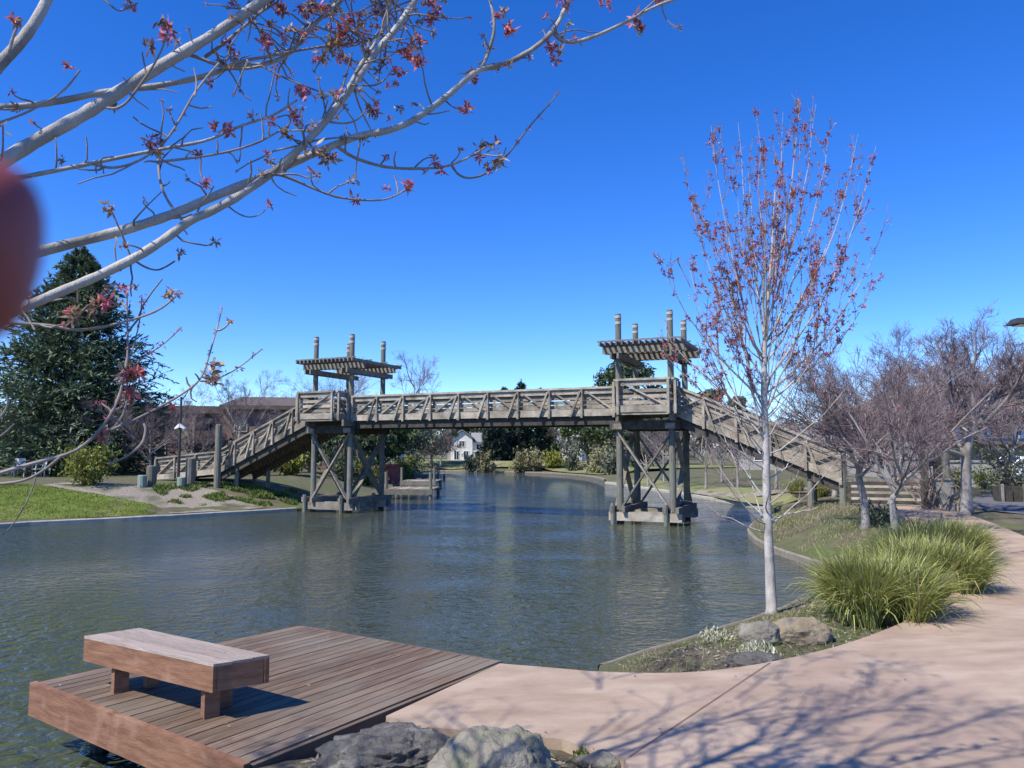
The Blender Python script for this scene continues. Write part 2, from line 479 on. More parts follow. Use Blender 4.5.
gp = [jgrid(-6, 16, -4, 24, .33), jgrid(-32, 45, -12, 62, 1.3), jgrid(-110, 130, -40, 200, 8),
      jgrid(-900, 900, -700, 1500, 110)]
gp = np.concatenate(gp)
dd = polydist(LK, gp)
gp = gp[(~inside(LK, gp)) & (dd > .15)]
ring = resample(LAKE, 1.5)
OUT = [(-3200, -3000), (3200, -3000), (3200, 4000), (-3200, 4000)]
V2, F2 = cdt([ring, OUT], gp, lambda c: ~inside(LK, c))
Z = hgt(V2)
bumpy = np.array([noise.noise(Vector((x * .9, y * .9, 0))) * .045 + noise.noise(Vector((x * 3.1, y * 3.1, 5))) * .018 for x, y in V2])
Z = Z + bumpy * sstep(polydist(LK, V2) / .8)
g = MB()
g.add(np.column_stack([V2, Z]), F2, np.zeros(len(F2)))
rg = np.array(ring); rz = hgt(rg)
nr = len(rg)
g.add(np.concatenate([np.column_stack([rg, rz]), np.column_stack([rg, np.full(nr, -.7)])]),
      [[i, (i + 1) % nr, nr + (i + 1) % nr, nr + i] for i in range(nr)], np.zeros(nr))
tag(g.build('ground', M['soil'], origin=(0, 0, 0), smooth=True), kind='structure')

w = MB()
V3, F3 = cdt([OUT], jgrid(-60, 60, -30, 130, 20), lambda c: np.ones(len(c), bool))
inn = polydist(LK, V3[F3].mean(1))
WB = [(-60, -30), (60, -30), (60, 130), (-60, 130)]
w.add([(x, y, 0) for x, y in WB], [[0, 1, 2, 3]])
tag(w.build('lake_water', M['water'], origin=(0, 0, 0)), kind='structure')

def drape(name, poly, m, dz, step, fn=hgt, skirt=0.0, kind='structure', bumps=False):
    r = resample(poly, step)
    q = np.array(r)
    P = jgrid(q[:, 0].min(), q[:, 0].max(), q[:, 1].min(), q[:, 1].max(), step)
    P = P[inside(q, P) & (polydist(q, P) > step * .35)]
    V, Fc = cdt([r], P, lambda c: inside(q, c))
    z = fn(V) + dz
    if bumps:
        z = z + np.array([noise.noise(Vector((x * .9, y * .9, 0))) * .045 + noise.noise(Vector((x * 3.1, y * 3.1, 5))) * .018 for x, y in V]) * sstep(polydist(LK, V) / .8)
    mb = MB(); mb.add(np.column_stack([V, z]), Fc, np.zeros(len(Fc)))
    if skirt:
        zr = fn(q) + dz; k = len(q)
        mb.add(np.concatenate([np.column_stack([q, zr]), np.column_stack([q, zr - skirt])]),
               [[i, (i + 1) % k, k + (i + 1) % k, k + i] for i in range(k)], np.zeros(k))
    return tag(mb.build(name, m, origin=(0, 0, 0), smooth=False), kind=kind)

# pink path
def PG(px, py): return on_ground(px, py, path_h)[:2]
bed_edge = [PG(*p) for p in [(500, 663.5), (545, 667), (590, 671), (640, 673), (690, 672.5), (735, 668), (775, 661), (812, 653), (845, 644), (880, 632),
                             (915, 617), (942, 601), (962, 586), (976, 570), (981, 556), (978, 543), (966, 533), (948, 525), (925, 519), (895, 516), (870, 515)]]
bed_edge = [bed_edge[0], bed_edge[1]] + smooth_line(bed_edge[2:], 1)
far_edge = [PG(*p) for p in [(872, 507), (905, 506), (935, 508), (962, 513), (990, 522), (1024, 536)]]
far_edge = far_edge + [(far_edge[-1][0] + 1.4, far_edge[-1][1] - 2.2), (15.5, 8), (14, 3.5), (9, 1.6), (4.5, 2.6), (2.2, 3.6)]
near_edge = [PG(*p) for p in [(632, 775), (624, 757), (592, 750), (562, 739), (500, 733), (432, 727.5), (386, 716)]]
PATH = bed_edge + far_edge + near_edge
drape('path', PATH, M['path'], 0.0, .4, path_h, skirt=.42)
def groove(p0, p1, wdt=.014):
    a, b_ = np.array(p0), np.array(p1)
    t = norm(b_ - a); s = np.array([-t[1], t[0]]) * wdt / 2
    k = 14
    P = np.array([a + (b_ - a) * i / k for i in range(k + 1)])
    z = path_h(P) + .0035
    mb = MB()
    V = np.concatenate([np.column_stack([P - s, z]), np.column_stack([P + s, z])])
    mb.add(V, [[i, i + 1, k + 2 + i, k + 1 + i] for i in range(k)])
    return tag(mb.build('path_joint', M['joint'], origin=(0, 0, 0)), kind='structure')
groove(PG(770, 663), PG(629, 757))
groove(PG(985, 573), PG(1040, 583), .01)

# lawn, gravel and ground cover on the left bank
def LG(px, py): return on_ground(px, py)[:2]
drape('lawn', [LG(-70, 526), LG(0, 521.5), LG(75, 518.5), LG(150, 515.2), LG(163, 511), LG(150, 505), LG(110, 497), LG(60, 489), LG(0, 485), LG(-70, 485)],
      M['lawn'], .03, .5, bumps=True)
drape('gravel', [LG(40, 486.6), LG(64, 489.5), LG(112, 497.6), LG(152, 505.5), LG(165, 510.5), LG(170, 514.4), LG(250, 510), LG(268, 508), LG(240, 499), LG(214, 491), LG(190, 486.5), LG(150, 486), LG(110, 484), LG(60, 483.2)],
      M['gravel'], .035, .5, bumps=True)
# strip of lawn and paths on the far side of the bay
BG = [on_ground(*p)[:2] for p in [(606, 482.2), (629, 484.8), (694, 494), (738, 502), (770, 506.5), (800, 500), (790, 494), (740, 488), (690, 484), (640, 479)]]
M['lawn_dry'] = mat('dry_lawn', (.13, .16, .05), (.22, .23, .09), 1.2, .9, .6, 20, c3=(.25, .22, .13), s3=.3, t3=(.45, .7))
drape('bay_lawn', BG, M['lawn_dry'], .03, .8, bumps=True)
drape('far_lawn', [A(420, 470), A(480, 470.5), A(540, 471.5), A(600, 476), (32, 95), (10, 135), (-22, 140)], M['lawn_dry'], .12, 4)
drape('shore_walk', [LG(*p) for p in [(690, 494), (740, 500), (790, 494), (845, 492), (842, 488.5), (790, 490.5), (740, 495.5), (700, 491)]], M['gravel'], .06, .6, bumps=True)
# asphalt at the right
drape('asphalt_road', [on_ground(*p)[:2] for p in [(968, 508), (976, 497), (1000, 494.5), (1060, 494), (1160, 500), (1160, 532), (1060, 518), (1000, 513)]], M['asphalt'], .03, 1.0, bumps=True)

# far hills
hb = MB()
for x0, x1, y, hh, sd in ((-900, 1500, 1500, 26, 1.3), (-200, 400, 900, 17, 4.1)):
    k = 70; xs = np.linspace(x0, x1, k)
    prof = np.array([hh * (.55 + .6 * noise.noise(Vector((x * .0031, sd, 0))) + .12 * noise.noise(Vector((x * .02, sd, 3)))) * math.sin(PI * (i + .5) / k) ** .5 for i, x in enumerate(xs)])
    V = np.concatenate([np.column_stack([xs, np.full(k, y), np.zeros(k) - 2]), np.column_stack([xs, np.full(k, y + 120), np.maximum(prof, -1)]), np.column_stack([xs, np.full(k, y + 400), np.zeros(k) - 2])])
    hb.add(V, [[i, i + 1, k + i + 1, k + i] for i in range(k - 1)] + [[k + i, k + i + 1, 2 * k + i + 1, 2 * k + i] for i in range(k - 1)])
tag(hb.build('far_hills', M['hill'], origin=(0, 0, 0), smooth=True), kind='structure')

def edging(pts, m, label, wid=.22, top=.3, name='lake_edging', group=None):
    """a low kerb that follows the water's edge"""
    P = np.array(resample(smooth_line(pts, 2), .35, False))
    T = np.gradient(P, axis=0); T = norm(T); Nn = np.stack([-T[:, 1], T[:, 0]], 1)
    k = len(P)
    wob = np.array([noise.noise(Vector((p[0] * 1.3, p[1] * 1.3, 2))) * .03 for p in P])
    rows = []
    for off, z in ((-wid / 2, -.5), (-wid / 2, top - .03), (-wid / 2 + .03, top), (wid / 2 - .03, top), (wid / 2, top - .03), (wid / 2, -.5)):
        rows.append(np.column_stack([P + Nn * (off + wob[:, None]), np.full(k, z) + wob * .5]))
    V = np.concatenate(rows)
    fs = []
    for r in range(5):
        fs += [[r * k + i, r * k + i + 1, (r + 1) * k + i + 1, (r + 1) * k + i] for i in range(k - 1)]
    mb = MB(); mb.add(V, fs)
    return tag(mb.build(name, m), label, 'edging', group)
edging(RIGHT_SHORE[0:8], M['concrete_edge'], 'low stone edging curving along the planted bed in front of the young maple', .09, .2)
edging(RIGHT_SHORE[7:], M['concrete_edge'], 'tan stone edging around the rounded point of bank behind the tall grass', .2, .17)
edging(BAY_SHORE, M['edge_timber'], 'pale edging along the grassy bank behind the right bridge tower', .2, .16)
edging(LEFT_SHORE[6:13], M['edge_timber'], 'long straight pale timber edging between the green lawn and the water', .16, .15)
edging(FAR_SHORE, M['concrete_edge'], 'distant pale edging along the far shore under the willowy shrubs', .3, .13)

# ------------------------------------------------------------------ timber footbridge
FL = np.array([3.842, 27.584]); ANG = 1.14656
D = np.array([-math.sin(ANG), math.cos(ANG)])      # along the bridge, to the left
N_ = np.array([math.cos(ANG), math.sin(ANG)])      # across it, away
WID = 2.34; TL = 1.88; SP = 11.65                  # width, tower length, clear span
DK = 3.92                                          # deck height
TOPZ = 7.5
def B(s, wv, z):
    p = FL + D * s + N_ * wv
    return np.array([p[0], p[1], z])
D3 = np.array([D[0], D[1], 0]); N3 = np.array([N_[0], N_[1], 0])
c0 = B(SP / 2, WID / 2, 0)
br = thing('timber_footbridge', 'long weathered timber footbridge with two pergola towers crossing the lake', 'bridge', c0)

def railing(f, n_bays, out, label=None, hgtv=.92, boards=3, flip=False, strut=True):
    """f(t)-> base point at fraction t of the length; top and bottom chords, boards, posts and braces"""
    mb = MB()
    p0, p1 = f(0), f(1)
    up = np.array([0, 0, 1.])
    T = p1 - p0
    side = norm(np.cross(T, up))
    mb.beam(p0 + up * hgtv, p1 + up * hgtv, .26, .075)
    mb.beam(p0 + up * (hgtv - .13) + out * .035, p1 + up * (hgtv - .13) + out * .035, .05, .17)
    mb.beam(p0 + up * .02 + out * .05, p1 + up * .02 + out * .05, .08, .24)
    for i in range(boards):
        z = .24 + i * (hgtv - .42) / boards
        mb.beam(p0 + up * z - out * .04, p1 + up * z - out * .04, .03, .125)
    r = mb.build('railing', M['timber_pale'], br)
    for i in range(n_bays + 1):
        b0 = f(i / n_bays)
        pm = MB()
        e = T / np.linalg.norm(T)
        c = b0 + e * (.06 if i == 0 else (-.06 if i == n_bays else 0))
        pm.beam(c - up * .16 + out * .135, c + up * (hgtv - .05) + out * .135, .085, .085, up=T)
        pm.build('rail_post', M['timber_pale'], r)
        if i < n_bays:
            b1 = f((i + 1) / n_bays)
            bm = MB()
            a_, c_ = (b0, b1) if not (flip or (n_bays > 6 and i < n_bays / 2)) else (b1, b0)
            bm.beam(a_ + (c_ - a_) * .93 + up * .1 + out * .022, a_ + (c_ - a_) * .1 + up * (hgtv - .1) + out * .022, .05, .11, up=out)
            bm.build('brace', M['timber_pale'], r)
        if strut and 0 < i < n_bays:
            sm = MB()
            sm.beam(c - up * .12 + out * .16 + e * .42, c + up * (hgtv - .12) + out * .20 + e * .04, .07, .09, up=out)
            sm.build('strut', M['timber_pale'], r)
    if label: r['label'] = label
    return r

def planks(f0, f1, k, th, name, m=M['timber'], wdt=None):
    """boards across the walkway between base points"""
    mb = MB()
    for i in range(k):
        p = f0 + (f1 - f0) * (i + .5) / k
        L_ = np.linalg.norm(f1 - f0) / k
        T = norm(f1 - f0)
        mb.beam(p + N3 * .0, p + N3 * (wdt or WID), L_ * .93, th, up=np.cross(N3, T) * -1)
    return mb.build(name, m, br)

# main span: deck, stringers, railings front and back
planks(B(0, 0, DK - .03), B(SP, 0, DK - .03), 78, .06, 'deck')
for wv in (.12, WID / 2, WID - .12):
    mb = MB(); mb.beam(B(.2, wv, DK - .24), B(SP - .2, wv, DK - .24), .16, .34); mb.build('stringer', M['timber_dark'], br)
railing(lambda t: B(.1 + t * (SP - .2), 0.0, DK), 9, -N3)
railing(lambda t: B(.1 + t * (SP - .2), WID, DK), 9, N3)

def tower(s0, sgn):
    """s0: the inner edge; sgn -1 extends to the right, +1 to the left"""
    s1 = s0 + sgn * TL
    sm = (s0 + s1) / 2
    for s in (s0, s1):
        for wv in (0, WID):
            front = wv == 0
            zt = TOPZ
            pb = MB()
            pb.tube([B(s, wv, -.6), B(s, wv, 2.0), B(s, wv, 4.5), B(s, wv, zt)], [.125, .12, .115, .105], sides=12)
            po = pb.build('tower_post', M['post'], br, smooth=False)
            for z in (zt - .12, zt - .34):
                rb = MB(); rb.lathe(B(s, wv, z), [(.108, -.05), (.118, -.04), (.118, .04), (.108, .05)], 12)
                rb.build('rope_band', M['rope'], po)
            rb = MB(); rb.tube([B(s, wv, -.3), B(s, wv, .2 + .12 * random.random())], .131, .127, sides=12); rb.build('algae_band', M['algae'], po)
    # tower deck with a small bay in front
    bay = .85; sh = sgn * .18
    planks(B(s0, 0, DK - .03), B(s1, 0, DK - .03), 13, .06, 'tower_deck')
    bmb = MB()
    for i in range(12):
        s = s0 + sh + (s1 - s0) * (i + .5) / 12
        bmb.beam(B(s, -bay, DK - .03), B(s, -.02, DK - .03), TL / 12 * .94, .06)
    bmb.build('bay_deck', M['timber'], br)
    e = MB(); e.beam(B(s0 + sh, -bay - .03, DK - .04), B(s1 + sh, -bay - .03, DK - .04), .05, .17)
    e.build('fascia_board', M['timber_pale'], br)
    railing(lambda t: B(s0 + sh + (s1 - s0) * t, -bay, DK + .06), 1, -N3, hgtv=1.03, strut=False)
    railing(lambda t: B(s1 + sh, -bay + t * (bay - .05), DK + .06), 1, D3 * sgn, hgtv=1.03, strut=False)
    railing(lambda t: B(s0 + sh, -bay + t * (bay - .05), DK + .06), 1, -D3 * sgn, hgtv=1.03, strut=False)
    railing(lambda t: B(s0 + (s1 - s0) * t, WID, DK), 2, N3, strut=False)
    # beams below the deck
    for wv in (-.14, .14, WID - .14, WID + .14):
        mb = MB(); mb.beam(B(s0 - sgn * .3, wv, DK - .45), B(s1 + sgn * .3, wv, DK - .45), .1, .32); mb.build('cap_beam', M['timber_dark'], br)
    for s in (s0, s1):
        mb = MB(); mb.beam(B(s - .14, -bay + .1, DK - .2), B(s - .14, WID + .3, DK - .2), .1, .26)
        mb.build('cross_beam', M['timber'], br)
        mb = MB(); mb.box(B(s, -.2, DK - .5), (.34, .18, .2), math.atan2(D[1], D[0])); mb.build('beam_end', M['timber_pale'], br)
    # cross braces on front, back and both sides
    zt, zb = 2.9, .45
    for wv in (-.1, WID + .1):
        for k_, (a, b_) in enumerate(((s0, s1), (s1, s0))):
            mb = MB(); mb.beam(B(a, wv - .03 + .06 * k_, zt + .3), B(b_, wv - .03 + .06 * k_, zb), .055, .17, up=N3)
            mb.build('brace', M['timber_pale'] if wv < 0 and k_ == 0 else M['timber'], br)
    for s in (s0 - sgn * .12, s1 + sgn * .12):
        for k_, (a, b_) in enumerate(((0, WID), (WID, 0))):
            mb = MB(); mb.beam(B(s - .03 + .06 * k_, a, zt + .3), B(s - .03 + .06 * k_, b_, zb), .055, .17, up=D3)
            mb.build('brace', M['timber'], br)
    # footing beams just above the water
    for wv in (-.2, .2, WID - .2, WID + .2):
        mb = MB(); mb.beam(B(s0 - sgn * .35, wv, .27), B(s1 + sgn * .35, wv, .27), .13, .3); mb.build('footing_beam', M['timber_pale'], br)
    for s in (s0 + .22, s1 - .22, s0 - .22, s1 + .22):
        mb = MB(); mb.beam(B(s, -.42, .52), B(s, WID + .42, .52), .12, .2); mb.build('footing_beam', M['timber'], br)
    for wv in (0, WID):
        for s in (s0, s1):
            mb = MB(); mb.tube([B(s + .18, wv - .33, -.6), B(s + .18, wv - .33, .72)], .08, sides=8); mb.build('pile', M['post'], br)
    # pergola
    for wv in (-.15, .15, WID - .15, WID + .15):
        mb = MB(); mb.beam(B(s0 - sgn * .55, wv, 6.16), B(s1 + sgn * .55, wv, 6.16), .07, .22); mb.build('pergola_beam', M['timber'], br)
    for s in (s0 - .13, s0 + .13, s1 - .13, s1 + .13):
        mb = MB(); mb.beam(B(s, -.55, 5.93), B(s, WID + .55, 5.93), .07, .2); mb.build('pergola_beam', M['timber'], br)
    pr = MB()
    k = 15
    for i in range(k):
        s = s0 - sgn * .5 + sgn * (TL + 1.0) * i / (k - 1)
        pr.beam(B(s, -.7, 6.345), B(s, WID + .7, 6.345), .055, .13)
    for i in range(4):
        wv = -.6 + (WID + 1.2) * i / 3
        pr.beam(B(s0 - sgn * .6, wv, 6.44), B(s1 + sgn * .6, wv, 6.44), .07, .05)
    pr.build('pergola_roof', M['timber'], br)
    # iron lantern clamps on the inner back post
    mb = MB(); mb.box(B(s1, WID, 5.35), (.34, .12, .09), math.atan2(D[1], D[0])); mb.build('post_clamp', M['timber_dark'], br)
tower(0, -1)
tower(SP, +1)

def ramp(s1, sgn):
    Lr, Hd = 5.4, 2.3
    sa, sb = s1 + sgn * .05, s1 + sgn * Lr
    za, zb = DK, DK - Hd
    planks(B(sa, 0, za - .03), B(sb, 0, zb - .03), 34, .06, 'ramp_deck')
    for wv in (.1, WID / 2, WID - .1):
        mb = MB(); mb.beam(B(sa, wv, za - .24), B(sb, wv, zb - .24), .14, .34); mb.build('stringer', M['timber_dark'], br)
    for wv, o in ((0, -N3), (WID, N3)):
        railing(lambda t: B(sa + (sb - sa) * t, wv, za + (zb - za) * t), 5, o, flip=(sgn < 0))
    # landing
    lb = sb + sgn * 2.9
    zl = zb
    if sgn > 0: lb = sb + 3.9; zl = 1.3
    planks(B(sb, 0, zb - .03), B(lb, 0, zl - .03), 20, .06, 'landing')
    if sgn > 0:
        for wv, o in ((0, -N3), (WID, N3)): railing(lambda t: B(sb + (lb - sb) * t, wv, zb + (zl - zb) * t), 3, o, strut=False)
    for s in (sb, lb):
        for wv in (0, WID):
            mb = MB(); q = B(s, wv, 0); gz = hz1(q[0], q[1])
            mb.tube([B(s, wv, gz - .3), B(s, wv, (zb if s == sb else zl) + 1.0)], .11, .10, sides=10); mb.build('newel_post', M['post'], br)
    for k_ in (1,):
        s = sa + (sb - sa) * (.42 + .4 * k_); z = za + (zb - za) * (.42 + .4 * k_)
        for wv in (.15, WID - .15):
            q = B(s, wv, 0)
            mb = MB(); mb.tube([B(s, wv, -.5), B(s, wv, z - .3)], .1, sides=8); mb.build('support_post', M['post'], br)
    if sgn > 0: return
    # skirt boards under the landing and steps facing the camera
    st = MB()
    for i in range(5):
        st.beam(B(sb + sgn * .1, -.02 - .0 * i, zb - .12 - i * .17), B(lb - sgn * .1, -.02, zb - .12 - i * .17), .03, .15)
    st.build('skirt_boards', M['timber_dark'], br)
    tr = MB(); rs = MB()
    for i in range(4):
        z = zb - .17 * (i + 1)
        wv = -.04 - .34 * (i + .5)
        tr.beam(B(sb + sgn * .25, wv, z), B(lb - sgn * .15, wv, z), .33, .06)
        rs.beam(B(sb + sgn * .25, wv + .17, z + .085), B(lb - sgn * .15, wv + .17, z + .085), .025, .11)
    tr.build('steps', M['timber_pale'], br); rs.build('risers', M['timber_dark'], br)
ramp(-TL, -1)
ramp(SP + TL, +1)

# ------------------------------------------------------------------ growing trees
def branches(st, dr, ln, r0, r1, k=5, wob=.18, up=.1, rng=RNG):
    st = np.asarray(st, float); dr = norm(dr); n_ = len(st)
    ln = np.broadcast_to(np.asarray(ln, float), (n_,)); r0 = np.broadcast_to(np.asarray(r0, float), (n_,)); r1 = np.broadcast_to(np.asarray(r1, float), (n_,))
    P = np.zeros((n_, k + 1, 3)); P[:, 0] = st; d = dr.copy()
    for i in range(k):
        d = norm(d + rng.normal(0, wob, (n_, 3)) + np.array([0, 0, up]))
        P[:, i + 1] = P[:, i] + d * (ln / k)[:, None]
    R = r0[:, None] + (r1 - r0)[:, None] * np.linspace(0, 1, k + 1)[None]
    return P, R

def spawn(P, R, m, t0=.25, t1=1.0, ang=(.5, .9), lr=(.4, .65), rr=.6, rng=RNG):
    N, k, _ = P.shape; k -= 1
    t = np.sort(rng.uniform(t0, t1, (N, m)), 1) * k
    i = np.minimum(t.astype(int), k - 1); fr = t - i
    idx = np.arange(N)[:, None]
    pos = P[idx, i] + (P[idx, i + 1] - P[idx, i]) * fr[..., None]
    tan = norm(P[idx, i + 1] - P[idx, i])
    rad = (R[idx, i] * (1 - fr) + R[idx, i + 1] * fr) * rr
    L = np.linalg.norm(np.diff(P, axis=1), axis=2).sum(1)
    ln = L[:, None] * rng.uniform(*lr, (N, m)) * (1.15 - .55 * t / k)
    rv = norm(rng.normal(size=(N, m, 3)))
    perp = norm(np.cross(tan, rv))
    a = rng.uniform(*ang, (N, m))[..., None]
    dr = tan * np.cos(a) + perp * np.sin(a)
    return pos.reshape(-1, 3), dr.reshape(-1, 3), ln.ravel(), rad.ravel()

def cyl_r(tr): return tr

def flowers(mb, C, n_per=7, size=.03, rng=RNG, fat=1.0):
    """little bunches of red petals"""
    C = np.asarray(C); cs_ = np.repeat(rng.uniform(.55, 1.3, len(C)), n_per); C = np.repeat(C, n_per, 0)
    N = len(C); size = size * cs_
    U = norm(rng.normal(size=(N, 3))) * (size * rng.uniform(.35, 1.0, N))[:, None]
    Wd = norm(np.cross(U, rng.normal(size=(N, 3)))) * (size * fat * rng.uniform(.13, .26, N))[:, None]
    mb.cards(C + U * .9 + rng.normal(0, 1, (N, 3)) * (size * .3)[:, None], U, Wd)

def bare_tree(label, loc, h, spread, trunk_r, fork=.3, n_limb=7, seed=1, density=1.0, bark='bark_gray', twig='twig', name='bare_tree', group=None, bloom=0.0, up=.06, cat='tree'):
    rng = np.random.default_rng(seed)
    o = thing(name, label, cat, loc, group)
    loc = np.asarray(loc, float)
    tk = MB(); cr = MB()
    hf = h * fork
    P = np.array([loc + [0, 0, -.1], loc + [0, 0, .12], loc + [rng.normal(0, .03), rng.normal(0, .03), hf * .5], loc + [rng.normal(0, .05), rng.normal(0, .05), hf], loc + [rng.normal(0, .1) * spread, rng.normal(0, .1) * spread, hf * 1.7]])
    tk.tube(P, [trunk_r * 1.7, trunk_r * 1.1, trunk_r * .95, trunk_r * .85, trunk_r * .4], sides=10)
    az = np.arange(n_limb) * 2.399 + rng.random(n_limb)
    el = rng.uniform(.45, 1.15, n_limb)
    st = np.array([P[3] + (P[4] - P[3]) * f_ for f_ in rng.uniform(-.35, .9, n_limb)])
    dr = np.stack([np.cos(az) * np.cos(el), np.sin(az) * np.cos(el), np.sin(el)], 1)
    ln = (h - hf) * rng.uniform(.72, 1.0, n_limb) * (np.cos(el) * spread / (h - hf) * 1.1 + np.sin(el))
    Pl, Rl = branches(st, dr, ln, trunk_r * .45, trunk_r * .11, 7, .12, up, rng)
    tk.tubes(Pl, Rl, 6)
    s, d, l, r = spawn(Pl, Rl, int(10 * density), .15, 1, (.45, .9), (.3, .55), .62, rng)
    P2, R2 = branches(s, d, l, r, r * .3, 5, .16, up, rng); cr.tubes(P2, R2, 4)
    s, d, l, r = spawn(P2, R2, int(7 * density), .15, 1, (.4, .9), (.35, .6), .65, rng)
    P3, R3 = branches(s, d, np.maximum(l, .12), np.maximum(r * .85, .005), .0036, 4, .18, up, rng); cr.tubes(P3, R3, 3)
    s, d, l, r = spawn(P3, R3, int(8 * density), .1, 1, (.4, .9), (.45, .85), .7, rng)
    P4, R4 = branches(s, d, np.maximum(l, .12), np.maximum(r * .8, .0038), .0028, 3, .2, up, rng); cr.tubes(P4, R4, 3)
    tk.build('trunk', M[bark], o, smooth=True)
    cr.build('crown', M[twig], o)
    if bloom:
        E4 = P3[:, -1]; E4 = E4[rng.random(len(E4)) < bloom]
        fb = MB(); flowers(fb, E4, 5, .035, rng); fb.build('blossom', M['flower'], o)
    return o

def leafy_tree(label, loc, h, rx, seed, leaf, n_clump=46, per=75, size=.3, base=.18, name='leafy_tree', cat='tree', group=None, shape=1.0, trunk_r=.22, droop=0.0):
    rng = np.random.default_rng(seed)
    o = thing(name, label, cat, loc, group); loc = np.asarray(loc, float)
    tk = MB(); cr = MB()
    P, R = branches([loc + [0, 0, -.2]], [[rng.normal(0, .06), rng.normal(0, .06), 1]], [h * .8], [trunk_r], [trunk_r * .25], 7, .06, .05, rng)
    tk.tubes(P, R, 8)
    cz = h * (1 + base) / 2; hz_ = h * (1 - base) / 2
    C = norm(rng.normal(size=(n_clump, 3))) * (rng.uniform(.25, 1, n_clump) ** .55)[:, None]
    taper = np.where(C[:, 2] > 0, 1 - shape * .45 * C[:, 2], 1 + .12 * C[:, 2])
    C = np.stack([C[:, 0] * rx * taper, C[:, 1] * rx * taper, C[:, 2] * hz_ + cz], 1) + loc
    nl = min(n_clump, 22)
    tt = np.clip((C[:nl, 2] - loc[2]) / h * 6.0, 1.2, 6.2).astype(int)
    st = P[0][tt]
    Pl = np.stack([st, (st + C[:nl]) / 2 + [0, 0, -.1 * rx], C[:nl]], 1)
    tk.tubes(Pl, np.tile([trunk_r * .32, trunk_r * .2, trunk_r * .06], (nl, 1)), 4)
    cs = rx * .30 * rng.uniform(.6, 1.35, n_clump)
    q = norm(rng.normal(size=(n_clump, per, 3))) * (rng.random((n_clump, per, 1)) ** .45) * cs[:, None, None]
    q[..., 2] *= .75
    Q = (C[:, None] + q).reshape(-1, 3)
    N = len(Q)
    U = norm(rng.normal(size=(N, 3)) + [0, 0, -droop]) * (size * rng.uniform(.5, 1, N))[:, None]
    Wd = norm(np.cross(U, rng.normal(size=(N, 3)))) * (size * rng.uniform(.22, .45, N))[:, None]
    cr.cards(Q, U, Wd)
    tk.build('trunk', M['bark_brown'], o, smooth=True)
    cr.build('crown', M[leaf], o)
    return o

def conifer(label, loc, h, rx, seed, leaf='needle', whorls=46, size=.28, name='conifer_tree', group=None, low=.03, dens=1.0):
    rng = np.random.default_rng(seed)
    o = thing(name, label, 'tree', loc, group); loc = np.asarray(loc, float)
    tk = MB(); cr = MB()
    tk.tube([loc + [0, 0, -.2], loc + [0, 0, h * .5], loc + [0, 0, h]], [h * .022, h * .013, .02], sides=8)
    nb = int(whorls * 7.5 * dens)
    t = 1 - (1 - np.sort(rng.random(nb))) ** .68
    t = np.clip(np.round(t * 27) / 27 + rng.normal(0, .006, nb), 0, .985)
    z = h * (low + (1 - low) * t)
    az = rng.random(nb) * 2 * PI
    L = rx * ((1 - t) ** .88) * rng.uniform(.64, 1.14, nb) + .15
    el = -.12 + .55 * t + rng.normal(0, .1, nb)
    dr = np.stack([np.cos(az) * np.cos(el), np.sin(az) * np.cos(el), np.sin(el)], 1)
    st = loc + np.stack([np.zeros(nb), np.zeros(nb), z], 1)
    P, R = branches(st, dr, L, .012 + L * .012, .006, 6, .05, .035, rng)
    tk.tubes(P, R, 3)
    m = 13
    s, d, l, r = spawn(P, R, m, .2, 1.0, (.55, .95), (.22, .42), .5, rng)
    d[:, 2] *= .55
    l = np.clip(l, .15, 1.5)
    P2, R2 = branches(s, d, l, .006, .003, 3, .07, -.05, rng)
    allp = np.concatenate([P2.reshape(-1, 4, 3)], 0)
    # needle sprays along side twigs and branch ends
    k = 9
    tt = rng.random((len(allp), k)) * 2.99
    i = tt.astype(int); fr = (tt - i)[..., None]; idx = np.arange(len(allp))[:, None]
    C = (allp[idx, i] * (1 - fr) + allp[idx, i + 1] * fr).reshape(-1, 3)
    T = norm(allp[idx, i + 1] - allp[idx, i]).reshape(-1, 3)
    N = len(C)
    U = norm(T + rng.normal(0, .38, (N, 3)) + [0, 0, .05]) * (size * rng.uniform(.5, 1.0, N))[:, None]
    Wd = norm(np.cross(U, rng.normal(size=(N, 3)) * .6 + [0, 0, 1])) * (size * rng.uniform(.13, .26, N))[:, None]
    cr.cards(C + U * .4, U, Wd)
    # leader
    C2 = loc + np.stack([rng.normal(0, .04, 60), rng.normal(0, .04, 60), h * rng.uniform(.9, 1.03, 60)], 1)
    U2 = norm(rng.normal(0, .5, (60, 3)) + [0, 0, .9]) * size * .6
    cr.cards(C2, U2, norm(np.cross(U2, rng.normal(size=(60, 3)))) * size * .12)
    tk.build('trunk', M['bark_brown'], o)
    cr.build('crown', M[leaf], o)
    return o

